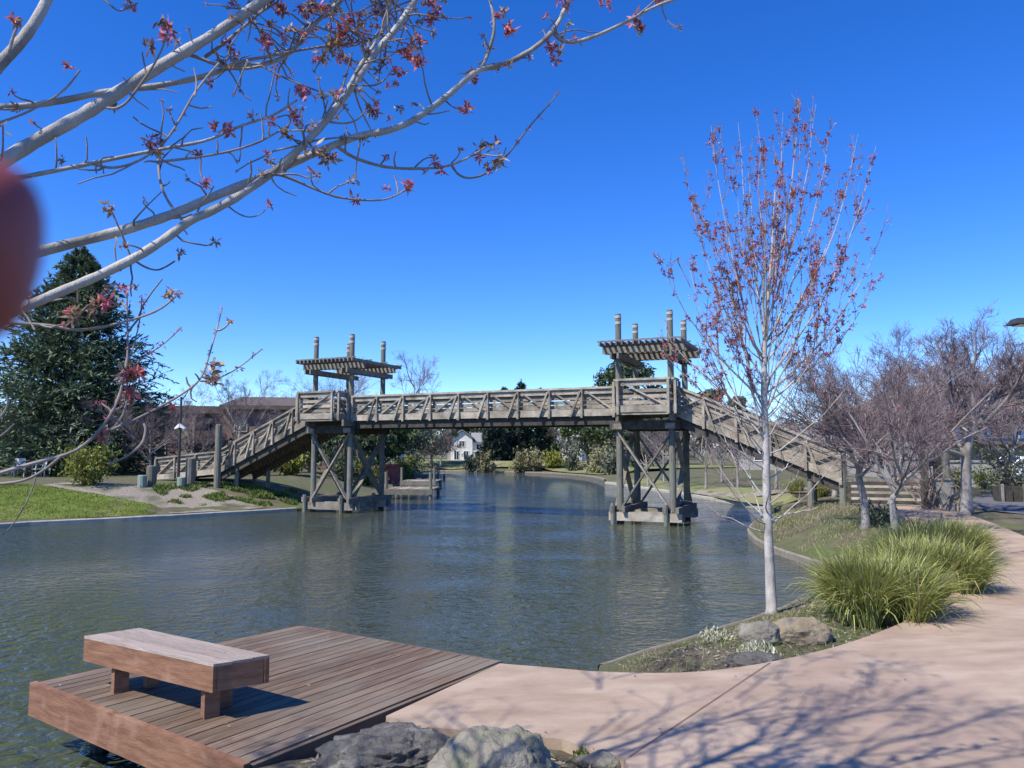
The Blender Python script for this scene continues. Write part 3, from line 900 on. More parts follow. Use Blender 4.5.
def shrub(label, loc, h, rx, seed, leaf, n=900, size=.12, name='shrub', group=None, upright=.3, cat='shrub'):
    rng = np.random.default_rng(seed)
    o = thing(name, label, cat, loc, group); loc = np.asarray(loc, float)
    k = 26
    tk = MB(); cr = MB()
    az = rng.random(k) * 2 * PI; el = rng.uniform(.45, 1.45, k)
    dr = np.stack([np.cos(az) * np.cos(el), np.sin(az) * np.cos(el), np.sin(el)], 1)
    ln = np.minimum(h / np.sin(el), rx / np.maximum(np.cos(el), .05)) * rng.uniform(.65, 1.05, k)
    P, R = branches(np.tile(loc, (k, 1)), dr, ln, .018, .006, 5, .12, .05, rng)
    tk.tubes(P, R, 4)
    m = n // k
    tt = (rng.random((k, m)) ** .6) * 4.99; i = tt.astype(int); fr = (tt - i)[..., None]; idx = np.arange(k)[:, None]
    C = (P[idx, i] * (1 - fr) + P[idx, i + 1] * fr) + rng.normal(0, rx * .13, (k, m, 3))
    C = C.reshape(-1, 3); N = len(C)
    C[:, 2] = np.maximum(C[:, 2], loc[2] + .03)
    U = norm(rng.normal(size=(N, 3)) + [0, 0, upright * 2]) * (size * rng.uniform(.5, 1, N))[:, None]
    Wd = norm(np.cross(U, rng.normal(size=(N, 3)))) * (size * rng.uniform(.2, .4, N))[:, None]
    cr.cards(C, U, Wd)
    tk.build('stems', M['bark_brown'], o)
    cr.build('foliage', M[leaf], o)
    return o

def tussock(label, cx, cy, rx, ry, h, seed, n=2600, m='blade', name='ornamental_grass', wid=.016, group=None, rot=0.0, cat='grass clump'):
    """a clump of arching strap leaves"""
    rng = np.random.default_rng(seed)
    mb = MB()
    k = 6
    nt_ = max(5, int(rx * ry * 34)) if rx > .2 else 1
    a0 = rng.random(nt_) * 2 * PI; rr_ = np.sqrt(rng.random(nt_)) * .95
    tx = np.cos(a0) * rr_ * rx * .8; ty = np.sin(a0) * rr_ * ry * .8
    which = rng.integers(0, nt_, n)
    bx = tx[which] + rng.normal(0, .05 * min(1, rx * 3), n); by = ty[which] + rng.normal(0, .05 * min(1, rx * 3), n)
    c, s = math.cos(rot), math.sin(rot)
    X = cx + bx * c - by * s; Y = cy + bx * s + by * c
    az = rng.random(n) * 2 * PI
    ro = np.sqrt((bx / rx) ** 2 + (by / ry) ** 2)
    az = np.arctan2(by, bx) + rot + rng.normal(0, 1.0, n)
    lean = rng.gamma(2.0, .14, n) + .03 + .42 * np.minimum(ro, 1.1) ** 1.5
    L = h * rng.uniform(.6, 1.12, n) * (1.06 - .1 * ro)
    P = np.zeros((n, k + 1, 3))
    P[:, 0] = np.stack([X, Y, hgt(np.stack([X, Y], 1)) - .02], 1)
    th = lean * .5; bend = lean * rng.uniform(.7, 1.6, n) + .06
    for i in range(k):
        d = np.stack([np.cos(az) * np.sin(th), np.sin(az) * np.sin(th), np.cos(th)], 1)
        P[:, i + 1] = P[:, i] + d * (L / k)[:, None]
        th = np.minimum(th + bend / k * (1 + .5 * i), 2.4)
    sd = np.stack([-np.sin(az), np.cos(az), np.zeros(n)], 1)
    sd = norm(sd + rng.normal(0, .35, (n, 3)))
    prof = np.array([.8, 1, 1, .9, .7, .42, .05])
    Wd = sd[:, None, :] * (prof[None, :] * (wid * rng.uniform(.6, 1.2, n))[:, None] / 2)[..., None]
    V = np.concatenate([P - Wd, P + Wd], 1)      # [n, 2(k+1), 3]
    q = np.array([[i, i + 1, k + 2 + i, k + 1 + i] for i in range(k)])
    Fa = (q[None] + (np.arange(n) * 2 * (k + 1))[:, None, None]).reshape(-1, 4)
    nd = int(n * .91)
    mb.add(V[:nd].reshape(-1, 3), Fa[:nd * k], np.repeat(rng.random(nd), k))
    o = tag(mb.build(name, M[m]), label, cat, group)
    V2_ = V[nd:]; nn_ = len(V2_)
    mb = MB(); mb.add(V2_.reshape(-1, 3), (q[None] + (np.arange(nn_) * 2 * (k + 1))[:, None, None]).reshape(-1, 4), np.repeat(rng.random(nn_), k))
    mb.build('dry_blades', M['blade_dry'], o)
    return o

# --- ornamental grass between the bed and the path
def OG(px, py): x, y, z = on_ground(px, py); return x, y
x, y = OG(874, 618); tussock('big arching clump of strap-leaved grass beside the rocks, nearest of the grass clumps', x, y, .80, .74, .80, 11, 4800)
x, y = OG(914, 592); tussock('spreading clump of strap-leaved grass at the inner curve of the path, behind the nearest clump', x, y, .95, .88, .82, 12, 4800)
x, y = OG(932, 563); tussock('farthest clump of strap-leaved grass, nearest the bend of the path', x, y, 1.05, 1.0, .82, 13, 4400)

# --- young red maple on the bed
TX, TY, TZ = on_ground(772, 614)
mt = thing('young_maple', 'slender young maple with pale trunk and red blossom at the water edge', 'tree', (TX, TY, TZ))
def TP(px, py, dy=0.0):
    return far(px, py, TY + dy)
tk = MB(); cr = MB(); fb = MB()
trunk_pts = [TP(772, 618), TP(771.5, 609), TP(769.5, 560), TP(767, 500), TP(765.5, 440), TP(764, 390), TP(764.5, 345), TP(768, 300), TP(772, 250), TP(775, 190)]
tk.tube(trunk_pts, [.13, .079, .067, .060, .053, .046, .037, .027, .018, .008], sides=12)
tp = np.array(trunk_pts)
rg_ = np.random.default_rng(5)
def trunk_at(py):
    ys = [618, 609, 560, 500, 440, 390, 345, 300, 250, 190]
    i = max(0, min(8, next((j for j in range(9) if ys[j] >= py >= ys[j + 1]), 8)))
    f_ = (ys[i] - py) / (ys[i] - ys[i + 1])
    return tp[i] * (1 - f_) + tp[i + 1] * f_
limbs = [(400, 656, 251, -.5), (380, 684, 167, .5), (372, 711, 126, -.2), (345, 738, 122, .6), (330, 757, 118, -.5), (300, 783, 112, .4), (300, 800, 100, -.2),
         (320, 816, 104, .5), (345, 828, 134, -.4), (365, 858, 134, .5), (385, 876, 146, -.2), (395, 884, 227, .4), (405, 870, 290, -.5), (420, 655, 310, .3),
         (430, 664, 352, -.4), (360, 700, 205, -.9), (350, 842, 190, .95), (340, 765, 150, -1.0), (355, 748, 170, 1.0), (410, 720, 235, .9), (415, 820, 240, -.8), (440, 690, 270, 1.0)]
for _ in range(20):
    a_ = rg_.random() * 2 * PI; q_ = rg_.uniform(.3, .95)
    limbs.append((rg_.uniform(330, 470), 768 + 95 * q_ * math.cos(a_), 235 + 105 * q_ * math.sin(a_), rg_.normal(0, .6)))
limbs = [l_ if l_[2] < l_[0] - 60 else (l_[0], l_[1], l_[0] - 60, l_[3]) for l_ in limbs]
PL = []; RL = []
for (py0, px1, py1, dy) in limbs:
    a = trunk_at(py0); c = TP(px1, py1, dy * .9)
    mid = a * .55 + c * .45; mid[2] = a[2] * .60 + c[2] * .40
    mid[:2] = a[:2] * .30 + c[:2] * .70
    t = np.linspace(0, 1, 9)[:, None]
    q = a * (1 - t) ** 2 + 2 * mid * t * (1 - t) + c * t ** 2
    q[1:-1] += rg_.normal(0, .018, (7, 3))
    PL.append(q); RL.append(np.linspace(.0165, .0024, 9) * (1.0 if len(PL) <= 22 else .6))
PL = np.array(PL); RL = np.array(RL)
tk.tubes(PL, RL, 6)
s, d, l, r = spawn(PL, RL, 7, .2, .97, (.35, .8), (.14, .34), .6, rg_)
d = norm(d + [0, 0, .55])
P2, R2 = branches(s, d, l, np.maximum(r, .0045), .0022, 5, .1, .09, rg_); cr.tubes(P2, R2, 4)
s, d, l, r = spawn(P2, R2, 3, .2, .95, (.4, .8), (.25, .5), .7, rg_)
d = norm(d + [0, 0, .4])
P3, R3 = branches(s, d, l, .0033, .0018, 3, .12, .08, rg_); cr.tubes(P3, R3, 3)
# low twiggy shoots
low = [(520, 705, 438, .3), (525, 718, 470, -.4), (500, 712, 405, .5), (470, 690, 400, -.3), (528, 742, 440, .5), (505, 800, 470, -.4), (526, 842, 452, .35), (520, 820, 505, -.5), (480, 815, 430, .5),
       (455, 848, 385, -.3), (460, 720, 380, .6), (535, 700, 500, .2), (440, 735, 395, .4), (515, 770, 455, -.7)]
LP = []; 
for (py0, px1, py1, dy) in low:
    a = trunk_at(py0); c = TP(px1, py1, dy)
    mid = a * .45 + c * .55; mid[2] = a[2] * .68 + c[2] * .32
    t = np.linspace(0, 1, 7)[:, None]
    q = a * (1 - t) ** 2 + 2 * mid * t * (1 - t) + c * t ** 2
    q[1:] += rg_.normal(0, .02, (6, 3)); LP.append(q)
LP = np.array(LP); LR = np.tile(np.linspace(.013, .003, 7), (len(LP), 1))
tk.tubes(LP, LR, 5)
s, d, l, r = spawn(LP, LR, 8, .25, 1, (.4, .9), (.25, .5), .6, rg_)
P5, R5 = branches(s, d, l, np.maximum(r * .8, .003), .0018, 4, .14, .06, rg_); cr.tubes(P5, R5, 3)
tk.build('trunk', M['bark'], mt, smooth=True)
cr.build('crown', M['twig_red'], mt)
idx = RNG.random(len(P2)) < .95
C1 = (P2[:, 3][idx] + RNG.normal(0, .02, (idx.sum(), 3)))
C2_ = P2[:, -1][RNG.random(len(P2)) < .45]
C3_ = P3[:, -1][RNG.random(len(P3)) < .38]
PLm = PL[:, 3:8].reshape(-1, 3); PLm = PLm[RNG.random(len(PLm)) < .55]
PLx = PL[:, 4:8].reshape(-1, 3)
Cm = np.concatenate([C1, C1 + RNG.normal(0, .03, C1.shape), P2[:, 2], P2[:, 4][::2], C2_, C3_, PLm] + [PLx + RNG.normal(0, .03, PLx.shape) for _ in range(2)])
hi = Cm[:, 2] > TZ + 2.1; Cm = Cm[hi | (RNG.random(len(Cm)) < .15)]
pick = RNG.random(len(Cm)) < .6
flowers(fb, Cm[pick], 12, .034, RNG, 1.3)
sb_ = MB(); flowers(sb_, Cm[~pick], 8, .03); sb_.build('seed_cluster', M['seed'], mt)
fb.build('blossom', M['blossom_dull'], mt)

# --- rocks
def rock(label, px, py, size, m, seed, sink=.3, facet=.25, rz=0.0, z=None, sub=4, cat='rock', rough=.0, name='rock'):
    import bmesh
    bm = bmesh.new()
    bmesh.ops.create_icosphere(bm, subdivisions=sub, radius=1.0)
    x, y, gz = on_ground(px, py) if px is not None else (py[0], py[1], hz1(*py))
    if z is not None: gz = z
    rs = np.random.default_rng(seed)
    pl = norm(rs.normal(size=(14, 3))); off = rs.uniform(.72, .98, 14)
    vs = []
    for v in bm.verts:
        p = np.array(v.co)
        dot = pl @ p
        k = np.min(np.where(dot > off, off / np.maximum(dot, 1e-6), 1.0))
        p = p * (k * .8 + .2 * (1 - facet) + .2 * facet * k)
        nn = noise.fractal(Vector(p * 1.6) + Vector((seed, 0, 0)), 1.0, 2.2, 5) * .11 + (noise.fractal(Vector(p * 6) + Vector((0, seed, 0)), .8, 2.1, 4) * (.025 + rough))
        p = p * (1 + nn)
        p = p * np.array(size)
        c, s_ = math.cos(rz), math.sin(rz)
        vs.append((x + p[0] * c - p[1] * s_, y + p[0] * s_ + p[1] * c, gz + p[2] + size[2] * (1 - 2 * sink)))
    fs = [[v.index for v in f.verts] for f in bm.faces]
    bm.free()
    mb = MB(); mb.add(vs, fs)
    return tag(mb.build(name, m, smooth=False), label, cat)
rock('rounded grey-tan boulder beside the young maple trunk', 759, 642, (.24, .2, .17), M['rock_tan'], 3, rough=.03, facet=.6)
rock('long golden tan boulder lying between the young maple and the grass clump', 800, 641, (.35, .22, .17), M['rock_gold'], 5, rz=.1, rough=.03, facet=.7)
rock('flat dark grey stone at the path edge below the small white succulent', 755, 665, (.26, .13, .09), M['rock_dark'], 9, rough=.03, facet=.7)
rock('large lichen-spotted tan boulder in front of the path, at the bottom edge', None, (-.10, 4.72), (.42, .38, .33), M['rock_tan'], 12, sink=.52, rough=.05, facet=.7, sub=5)
rock('rough dark grey boulder between the deck and the tan boulder', None, (-.72, 5.02), (.50, .42, .20), M['rock_dark'], 21, sink=.45, rough=.10, facet=.8, sub=5)
rock('small dark grey boulder beside the deck edge', None, (-1.28, 4.62), (.2, .16, .11), M['rock_dark'], 25, sink=.4, rough=.08)
rock('small flat stone half buried by the corner of the path', 600, 765, (.16, .1, .07), M['rock_tan'], 31, sink=.4)
rock('small pale stone at the water under the deck', None, (-3.12, 5.75), (.13, .11, .14), M['stain'], 41, sink=.3, z=.05)

# --- small plants of the bed
def cushion(label, px, py, r, seed, m, n=260, size=.035, name='succulent', h=.6):
    rng = np.random.default_rng(seed); x, y, z = on_ground(px, py)
    q = norm(rng.normal(size=(n, 3))) * (rng.random((n, 1)) ** .4) * r
    q[:, 2] = np.abs(q[:, 2]) * h
    C = q + [x, y, z + .01]
    U = norm(rng.normal(0, .5, (n, 3)) + [0, 0, 1]) * (size * rng.uniform(.5, 1, n))[:, None]
    mb = MB(); mb.cards(C, U, norm(np.cross(U, rng.normal(size=(n, 3)))) * size * .25)
    return tag(mb.build(name, M[m]), label, 'plant')
cushion('small pale succulent growing between the flat dark stone and the rounded boulder', 757, 654, .19, 3, 'flower_white')
cushion('straggling pale flowering plant beside the stone edging of the bed', 716, 640, .20, 4, 'flower_white', 340)
cushion('yellow-green ground plant between the deck corner and the dark boulder', 372, 728, .3, 5, 'tuft', 420, .045)
cushion('low green ground plant between the two boulders at the bottom edge', 400, 760, .22, 6, 'tuft', 360, .045)
cushion('tiny dry green ground plant at the path corner right of the tan boulder', 588, 762, .12, 8, 'tuft', 120, .03)

# litter, wood chips and thin grass
def scatter(poly, n, rng):
    q = np.array(poly); out = []
    while sum(len(o) for o in out) < n:
        P = rng.uniform(q.min(0), q.max(0), (n, 2)); P = P[inside(q, P)]; out.append(P)
    return np.concatenate(out)[:n]
bedpoly = [tuple(p) for p in RIGHT_SHORE[0:8]] + [OG(905, 545), OG(960, 560)] + [p for p in bed_edge[::-1] if p[1] < 14 and p[0] > .8]
rg2 = np.random.default_rng(77)
P = scatter(bedpoly, 5200, rg2); P = P[polydist(LK, P) > .12]
zz = hgt(P) + np.array([noise.noise(Vector((x * .9, y * .9, 0))) * .045 + noise.noise(Vector((x * 3.1, y * 3.1, 5))) * .018 for x, y in P]) * sstep(polydist(LK, P) / .8)
N = len(P)
U = norm(rg2.normal(0, 1, (N, 3)) * [1, 1, .25]) * rg2.uniform(.012, .045, N)[:, None]
cm = MB(); cm.cards(np.column_stack([P, zz + .012]), U, norm(np.cross(U, rg2.normal(0, .3, (N, 3)) + [0, 0, 1])) * rg2.uniform(.005, .012, N)[:, None])
tag(cm.build('bark_litter', M['chips'], origin=(0, 0, 0)), 'bark chips and dry litter strewn over the planted bed', 'litter', kind='stuff')

pp = scatter(PATH, 900, rg2); dbed = polydist(np.array(bed_edge), pp, False)
pp = pp[(rg2.random(len(pp)) < np.exp(-dbed / .12) + .10) & (pp[:, 1] > 3.5)]; N = len(pp)
U = norm(rg2.normal(0, 1, (N, 3)) * [1, 1, .15]) * rg2.uniform(.008, .024, N)[:, None]
cm = MB(); cm.cards(np.column_stack([pp, path_h(pp) + .008]), U, norm(np.cross(U, rg2.normal(0, .2, (N, 3)) + [0, 0, 1])) * rg2.uniform(.004, .009, N)[:, None])
tag(cm.build('path_litter', M['chips'], origin=(0, 0, 0)), 'fallen buds and bark chips lying on the path', 'litter', kind='stuff')

def thin_grass(name, poly, n, seed, m, label, h=(.03, .09), thr=-.05, wid=.006):
    rng = np.random.default_rng(seed)
    P = scatter(poly, n, rng)
    keep = np.array([noise.noise(Vector((x * 1.1, y * 1.1, seed))) > thr for x, y in P]) & (polydist(LK, P) > .1)
    P = P[keep]; N = len(P)
    z = hgt(P) + np.array([noise.noise(Vector((x * .9, y * .9, 0))) * .045 + noise.noise(Vector((x * 3.1, y * 3.1, 5))) * .018 for x, y in P]) * sstep(polydist(LK, P) / .8)
    U = norm(rng.normal(0, .45, (N, 3)) + [0, 0, 1]) * (rng.uniform(*h, N) / 2)[:, None]
    mb = MB(); mb.cards(np.column_stack([P, z]) + U * .9, U, norm(np.cross(U, rng.normal(size=(N, 3)))) * wid / 2)
    return tag(mb.build(name, M[m], origin=(0, 0, 0)), label, 'grass', kind='stuff')
thin_grass('bank_grass', bedpoly, 9000, 3, 'tuft', 'thin green grass growing on the planted bed')
thin_grass('dry_grass', bedpoly, 5000, 4, 'blade_dry', 'dry straw-coloured grass on the planted bed', thr=.0)
pointpoly = [tuple(p) for p in RIGHT_SHORE[8:]] + [OG(800, 505), OG(850, 500), OG(880, 510), OG(905, 530), OG(880, 560)]
thin_grass('point_grass', pointpoly, 12000, 5, 'blade_dry', 'dry grass over the rounded point of bank', (.05, .14), -.2, .012)
thin_grass('point_green', pointpoly, 9000, 6, 'tuft', 'green weeds over the rounded point of bank', (.04, .12), .05, .012)
lawnpoly = [LG(-70, 526), LG(0, 521.5), LG(75, 518.5), LG(150, 515.2), LG(163, 511), LG(150, 505), LG(110, 497), LG(60, 489), LG(0, 485), LG(-70, 485)]
M['lawn_blade'] = mat('lawn_blade', (.125, .175, .025), (.21, .255, .05), 1.0, .7, rnd=.35, hue=.02, translucent=.3)
thin_grass('lawn_grass', lawnpoly, 26000, 7, 'lawn_blade', 'short bright grass of the left lawn', (.05, .11), -1, .02)
covpoly = [LG(*p) for p in [(150, 487), (168, 504), (200, 507), (232, 500), (262, 507), (296, 505), (300, 492), (250, 486), (212, 484)]]
thin_grass('ground_cover', covpoly, 16000, 8, 'tuft', 'leafy green ground cover on the slope under the left stair', (.06, .22), -.02, .06)
nearpoly = [(-1.6, 4.2), (-1.15, 5.4), (-.9, 5.75), (-.2, 5.35), (.3, 5.1), (.75, 4.75), (.8, 4.2), (0, 3.8)]
thin_grass('rock_grass', nearpoly, 3500, 9, 'tuft', 'scrappy green grass between the boulders', (.04, .12), -.1, .008)
P = scatter(nearpoly, 2000, rg2); N = len(P); zz = hgt(P)
U = norm(rg2.normal(0, 1, (N, 3)) * [1, 1, .25]) * rg2.uniform(.015, .05, N)[:, None]
cm = MB(); cm.cards(np.column_stack([P, zz + .03]), U, norm(np.cross(U, rg2.normal(0, .3, (N, 3)) + [0, 0, 1])) * rg2.uniform(.005, .012, N)[:, None])
tag(cm.build('rock_litter', M['chips'], origin=(0, 0, 0)), 'bark chips and dry leaves between the boulders', 'litter', kind='stuff')

# --- deck over the water
dz = .55
c_near = np.array(at(247, 763, dz)); c_left = np.array(at(38, 683, dz)); c_back = np.array(at(300, 626, dz)); c_right = np.array(at(500, 661.5, dz))
def DQ(u, v):        # u: from the fascia towards the path end, v: from the right edge to the left/back edge
    return (c_near * (1 - v) + c_left * v) * (1 - u) + (c_right * (1 - v) + c_back * v) * u
dk = thing('timber_deck', 'reddish brown plank deck built out over the water beside the path', 'deck', (*DQ(.5, .5), 0))
pb = MB(); k = 24
for i in range(k):
    v0, v1 = (i + .045) / k, (i + .955) / k
    jit = random.uniform(-.004, .004)
    top = [np.append(DQ(u, v), dz + jit * .4) for u, v in ((0, v0), (1 + jit, v0), (1 + jit, v1), (0, v1))]
    pb.hexa([p - [0, 0, .04] for p in top] + top)
pb.build('planks', M['deck'], dk)
def deck_board(u0, v0, u1, v1, th, h, drop, out, name, m):
    a, b_ = DQ(u0, v0), DQ(u1, v1)
    t = norm(b_ - a); nrm = np.array([t[1], -t[0]]) * out
    mb = MB()
    mb.beam(np.append(a + nrm * th / 2, dz - h / 2 + drop), np.append(b_ + nrm * th / 2, dz - h / 2 + drop), th, h)
    return mb.build(name, m, dk)
deck_board(0, -.012, 0, 1.012, .05, .27, .012, -1, 'fascia_board', M['fascia'])
deck_board(0.003, 0, 1, 0, .04, .17, -.012, 1, 'edge_board', M['deck'])
deck_board(0.003, 1, 1, 1, .04, .2, -.004, -1, 'edge_board', M['fascia'])
deck_board(1, 0, 1, 1, .04, .17, -.004, 1, 'edge_board', M['deck'])
for u in (.12, .5, .88):
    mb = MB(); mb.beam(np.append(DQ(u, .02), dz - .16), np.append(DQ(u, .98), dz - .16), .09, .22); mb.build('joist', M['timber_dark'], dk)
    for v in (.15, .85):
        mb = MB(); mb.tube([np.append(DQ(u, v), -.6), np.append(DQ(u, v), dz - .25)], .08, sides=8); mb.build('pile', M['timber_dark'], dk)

dl_ = MB()
for _ in range(34):
    q_ = np.append(DQ(random.random() ** 1.3, random.random()), dz + .006); a_ = random.random() * 6.28; w_ = random.uniform(.004, .012)
    dl_.cards([q_], [[math.cos(a_) * w_ * 1.6, math.sin(a_) * w_ * 1.6, 0]], [[-math.sin(a_) * w_, math.cos(a_) * w_, 0]])
tag(dl_.build('deck_litter', M['flower_white'], origin=(0, 0, 0)), 'pale specks of litter lying on the deck planks', 'litter', kind='stuff')
# bench
bz = .965
bL, bK, bR, bF = (np.array(at(*p, bz)) for p in ((84, 636), (140, 627), (270, 655), (213, 664.5)))
bK = bK * .5 + (bL + bR - bF) * .5
bc = (bL + bR) / 2
bn = thing('bench', 'low backless bench of thick reddish timber standing on the deck', 'bench', (*bc, dz))
def BQ(u, v): return (bL * (1 - u) + bF * u) * (1 - v) + (bK * (1 - u) + bR * u) * v
sm_ = MB()
for i in range(3):
    v0, v1 = i / 3 + .006, (i + 1) / 3 - .006
    top = [np.append(BQ(u, v), bz + random.uniform(-.0015, .0015)) for u, v in ((0, v0), (1, v0), (1, v1), (0, v1))]
    sm_.hexa([p - [0, 0, .02] for p in top] + top)
sm_.build('seat', M['bench_top'], bn)
def bboard(q0, q1, h, th, m, name='apron'):
    mb = MB(); a, b_ = np.array(q0), np.array(q1)
    mb.beam(np.append(a, bz - .022 - h / 2), np.append(b_, bz - .022 - h / 2), th, h)
    return mb.build(name, m, bn)
e_s = norm(bF - bL) ; e_w = norm(bK - bL)
bboard(bL + e_w * .02, bF + e_w * .02, .18, .04, M['fascia'])
bboard(bK - e_w * .02, bR - e_w * .02, .18, .04, M['fascia'])
bboard(bL + e_w * .042 + e_s * .02, bK - e_w * .042 + e_s * .02, .178, .04, M['fascia'])
bboard(bF + e_w * .042 - e_s * .02, bR - e_w * .042 - e_s * .02, .178, .04, M['fascia'])
for (u, va, vb) in ((.215, .10, .36), (.90, .10, .36), (.24, .62, .84), (.80, .62, .84)):
    a, b_ = BQ(u, va), BQ(u, vb)
    mb = MB(); mb.beam(np.append(a, (dz + .004 + bz - .06) / 2), np.append(b_, (dz + .004 + bz - .06) / 2), .085, bz - .06 - dz - .004)
    mb.build('leg', M['fascia'], bn)

# ------------------------------------------------------------------ foreground maple: traced boughs, trunk left of the view, crown overhead
MX = np.array([-2.9, 1.5]); mz = hz1(*MX)
fm = thing('red_maple', 'large red maple whose pale blossoming boughs reach across the top left of the view', 'tree', (MX[0], MX[1], mz))
tk = MB(); cr = MB(); fb = MB(); tw = MB()
rg3 = np.random.default_rng(31)
def bough(pts, d0, d1, w0, w1, ext=None, m=tk, sides=8):
    """pts in picture pixels with depth running d0..d1, widths in pixels"""
    q = np.array(smooth_line(pts, 2)); k = len(q)
    dl = np.concatenate([[0], np.cumsum(np.linalg.norm(np.diff(q, axis=0), axis=1))]); dl /= dl[-1]
    dep = d0 + (d1 - d0) * dl
    P = np.array([far(p[0], p[1], z) for p, z in zip(q, dep)])
    R = (w0 + (w1 - w0) * dl) / 2 * dep / F * .87
    if ext is not None:
        P = np.concatenate([[ext, ext * .45 + P[0] * .55 + [0, 0, -.04]], P]); R = np.concatenate([[R[0] * 1.9, R[0] * 1.25], R])
    R = R * (1 + .16 * np.array([noise.noise(Vector((i * .9, w0, d0))) for i in range(len(R))]) + .14 * (np.arange(len(R)) % 5 == 2) * (R < .012))
    m.tube(P, R, sides=sides)
    return P, R
def TK(z): return np.array([MX[0], MX[1], z])
PTS = []       # (P,R) that carry blossom
A_ = bough([(-25, 182), (7, 158), (50, 133), (85, 114), (122, 90), (167, 62), (223, 29), (262, 1), (310, -30)], 2.3, 2.9, 17, 10, TK(2.5), sides=10)
B_ = bough([(-30, 100), (-4, 68), (22, 41), (38, 18), (49, -4), (70, -50)], 2.0, 2.2, 15, 10, TK(2.9), sides=10)
bough([(9, 52), (12, 40), (19, 22)], 2.02, 2.02, 4, 2.5, m=cr)
C_ = bough([(-20, 107), (20, 107), (56, 102), (108, 91), (160, 86), (208, 76), (236, 64), (262, 66), (288, 56), (303, 38), (314, 24), (338, 3), (350, -10)], 2.5, 3.0, 8, 4.5, TK(2.75))
C2 = bough([(222, 68), (245, 60), (267, 57), (300, 50), (327, 46), (350, 43), (372, 40)], 2.75, 3.0, 4, 2, m=cr)
C3 = bough([(186, 54), (200, 58), (216, 65), (240, 70), (262, 66)], 2.72, 2.8, 4.5, 3.5, m=cr)
C4 = bough([(205, 57), (222, 45), (240, 30), (258, 14), (272, 5)], 2.75, 2.9, 4, 3, m=cr)
D_ = bough([(-20, 184), (18, 178), (74, 167), (122, 157), (167, 148), (208, 141), (235, 128), (252, 122), (275, 115), (297, 100)], 2.35, 2.7, 6, 2.6, TK(2.6))
D2 = bough([(92, 164), (108, 168), (122, 167), (142, 160), (156, 149)], 2.42, 2.5, 3.4, 2.4, m=cr)
D3_ = bough([(156, 162), (167, 161), (208, 156), (240, 149), (262, 141), (277, 132), (289, 127)], 2.45, 2.6, 3.2, 2.2, m=cr)
E_ = bough([(-10, 266), (37, 252), (111, 234), (167, 217), (212, 197), (260, 178), (297, 161), (327, 148), (359, 135), (390, 131), (417, 119), (448, 96), (472, 74), (484, 68), (507, 64), (534, 49), (553, 32), (562, 16), (570, -4)], 2.3, 3.1, 13, 5, TK(2.3), sides=10)
F_ = bough([(-20, 326), (16, 311), (62, 291), (103, 274), (141, 255), (175, 232), (190, 220), (208, 213), (238, 197), (275, 171), (308, 141), (334, 111), (356, 82), (377, 50), (398, 27), (418, -4), (430, -25)], 2.25, 2.9, 12, 7, TK(2.15), sides=10)
G_ = bough([(340, 102), (350, 85), (362, 62), (375, 45), (386, 20), (393, -4)], 2.7, 2.9, 5, 3.5)
H_ = bough([(554, 33), (560, 40), (573, 43), (597, 36), (632, 19), (657, 5), (690, -5)], 3.06, 3.2, 5, 3)
I_ = bough([(482, 69), (489, 51), (495, 30), (493, 12), (489, -4)], 2.95, 3.0, 4.5, 3)
J_ = bough([(338, 147), (352, 157), (372, 164), (390, 168), (420, 169), (448, 167), (472, 156), (490, 144)], 2.75, 2.95, 4.4, 2, m=cr)
K_ = bough([(452, 166), (458, 175), (469, 179), (487, 174), (507, 156), (520, 139), (534, 121), (548, 106), (559, 92)], 2.9, 3.0, 2.8, 1.4, m=cr)
L1 = bough([(272, 174), (286, 176), (323, 193), (345, 199), (378, 201), (394, 197), (408, 188)], 2.6, 2.75, 3.4, 1.8, m=cr)
M_ = bough([(187, 226), (178, 215), (165, 197), (159, 178), (158, 150), (171, 134), (183, 114), (193, 95), (206, 78), (219, 63)], 2.52, 2.7, 3.2, 2.2, m=cr)
bough([(195, 96), (197, 82), (194, 68)], 2.62, 2.65, 2.2, 1.6, m=cr)
bough([(111, 210), (121, 232), (130, 255)], 2.4, 2.45, 2, 2.6, m=cr)
bough([(132, 258), (142, 266), (156, 271), (166, 267), (175, 261)], 2.45, 2.5, 2.6, 1.8, m=cr)
bough([(107, 108), (117, 109), (128, 102), (140, 85), (152, 68), (162, 50), (167, 34)], 2.5, 2.5, 3.4, 2, m=cr)
bough([(146, 74), (144, 62), (142, 52)], 2.5, 2.5, 2.4, 1.8, m=cr)
bough([(-8, 125), (22, 115), (45, 103), (60, 94), (72, 82), (80, 70)], 2.45, 2.5, 3, 2, m=cr)
bough([(228, 206), (238, 214), (250, 218), (262, 214), (266, 209)], 2.6, 2.6, 1.8, 1.3, m=cr)
bough([(250, 160), (252, 172), (248, 183)], 2.5, 2.52, 2.2, 1.8, m=cr)
bough([(197, 212), (202, 203), (210, 193), (214, 186)], 2.5, 2.5, 2.6, 1.6, m=cr)
bough([(201, 160), (200, 172), (204, 182), (212, 190)], 2.5, 2.5, 2.2, 1.6, m=cr)
bough([(100, -4), (110, 5), (119, 12), (128, 8), (138, 3)], 2.6, 2.6, 2.2, 1.6, m=cr)
bough([(330, 122), (345, 124), (358, 120), (366, 110)], 2.72, 2.7, 2.8, 1.6, m=cr)
bough([(262, 66), (280, 76), (300, 84), (320, 92), (338, 97)], 2.8, 2.72, 2.2, 1.6, m=cr)
bough([(310, 140), (316, 128), (322, 120), (328, 100)], 2.7, 2.7, 2, 1.4, m=cr)
bough([(445, 100), (452, 107), (462, 110), (467, 110)], 2.9, 2.9, 1.8, 1.3, m=cr)
bough([(362, 85), (375, 86), (385, 80), (392, 70)], 2.8, 2.8, 2.2, 1.5, m=cr)
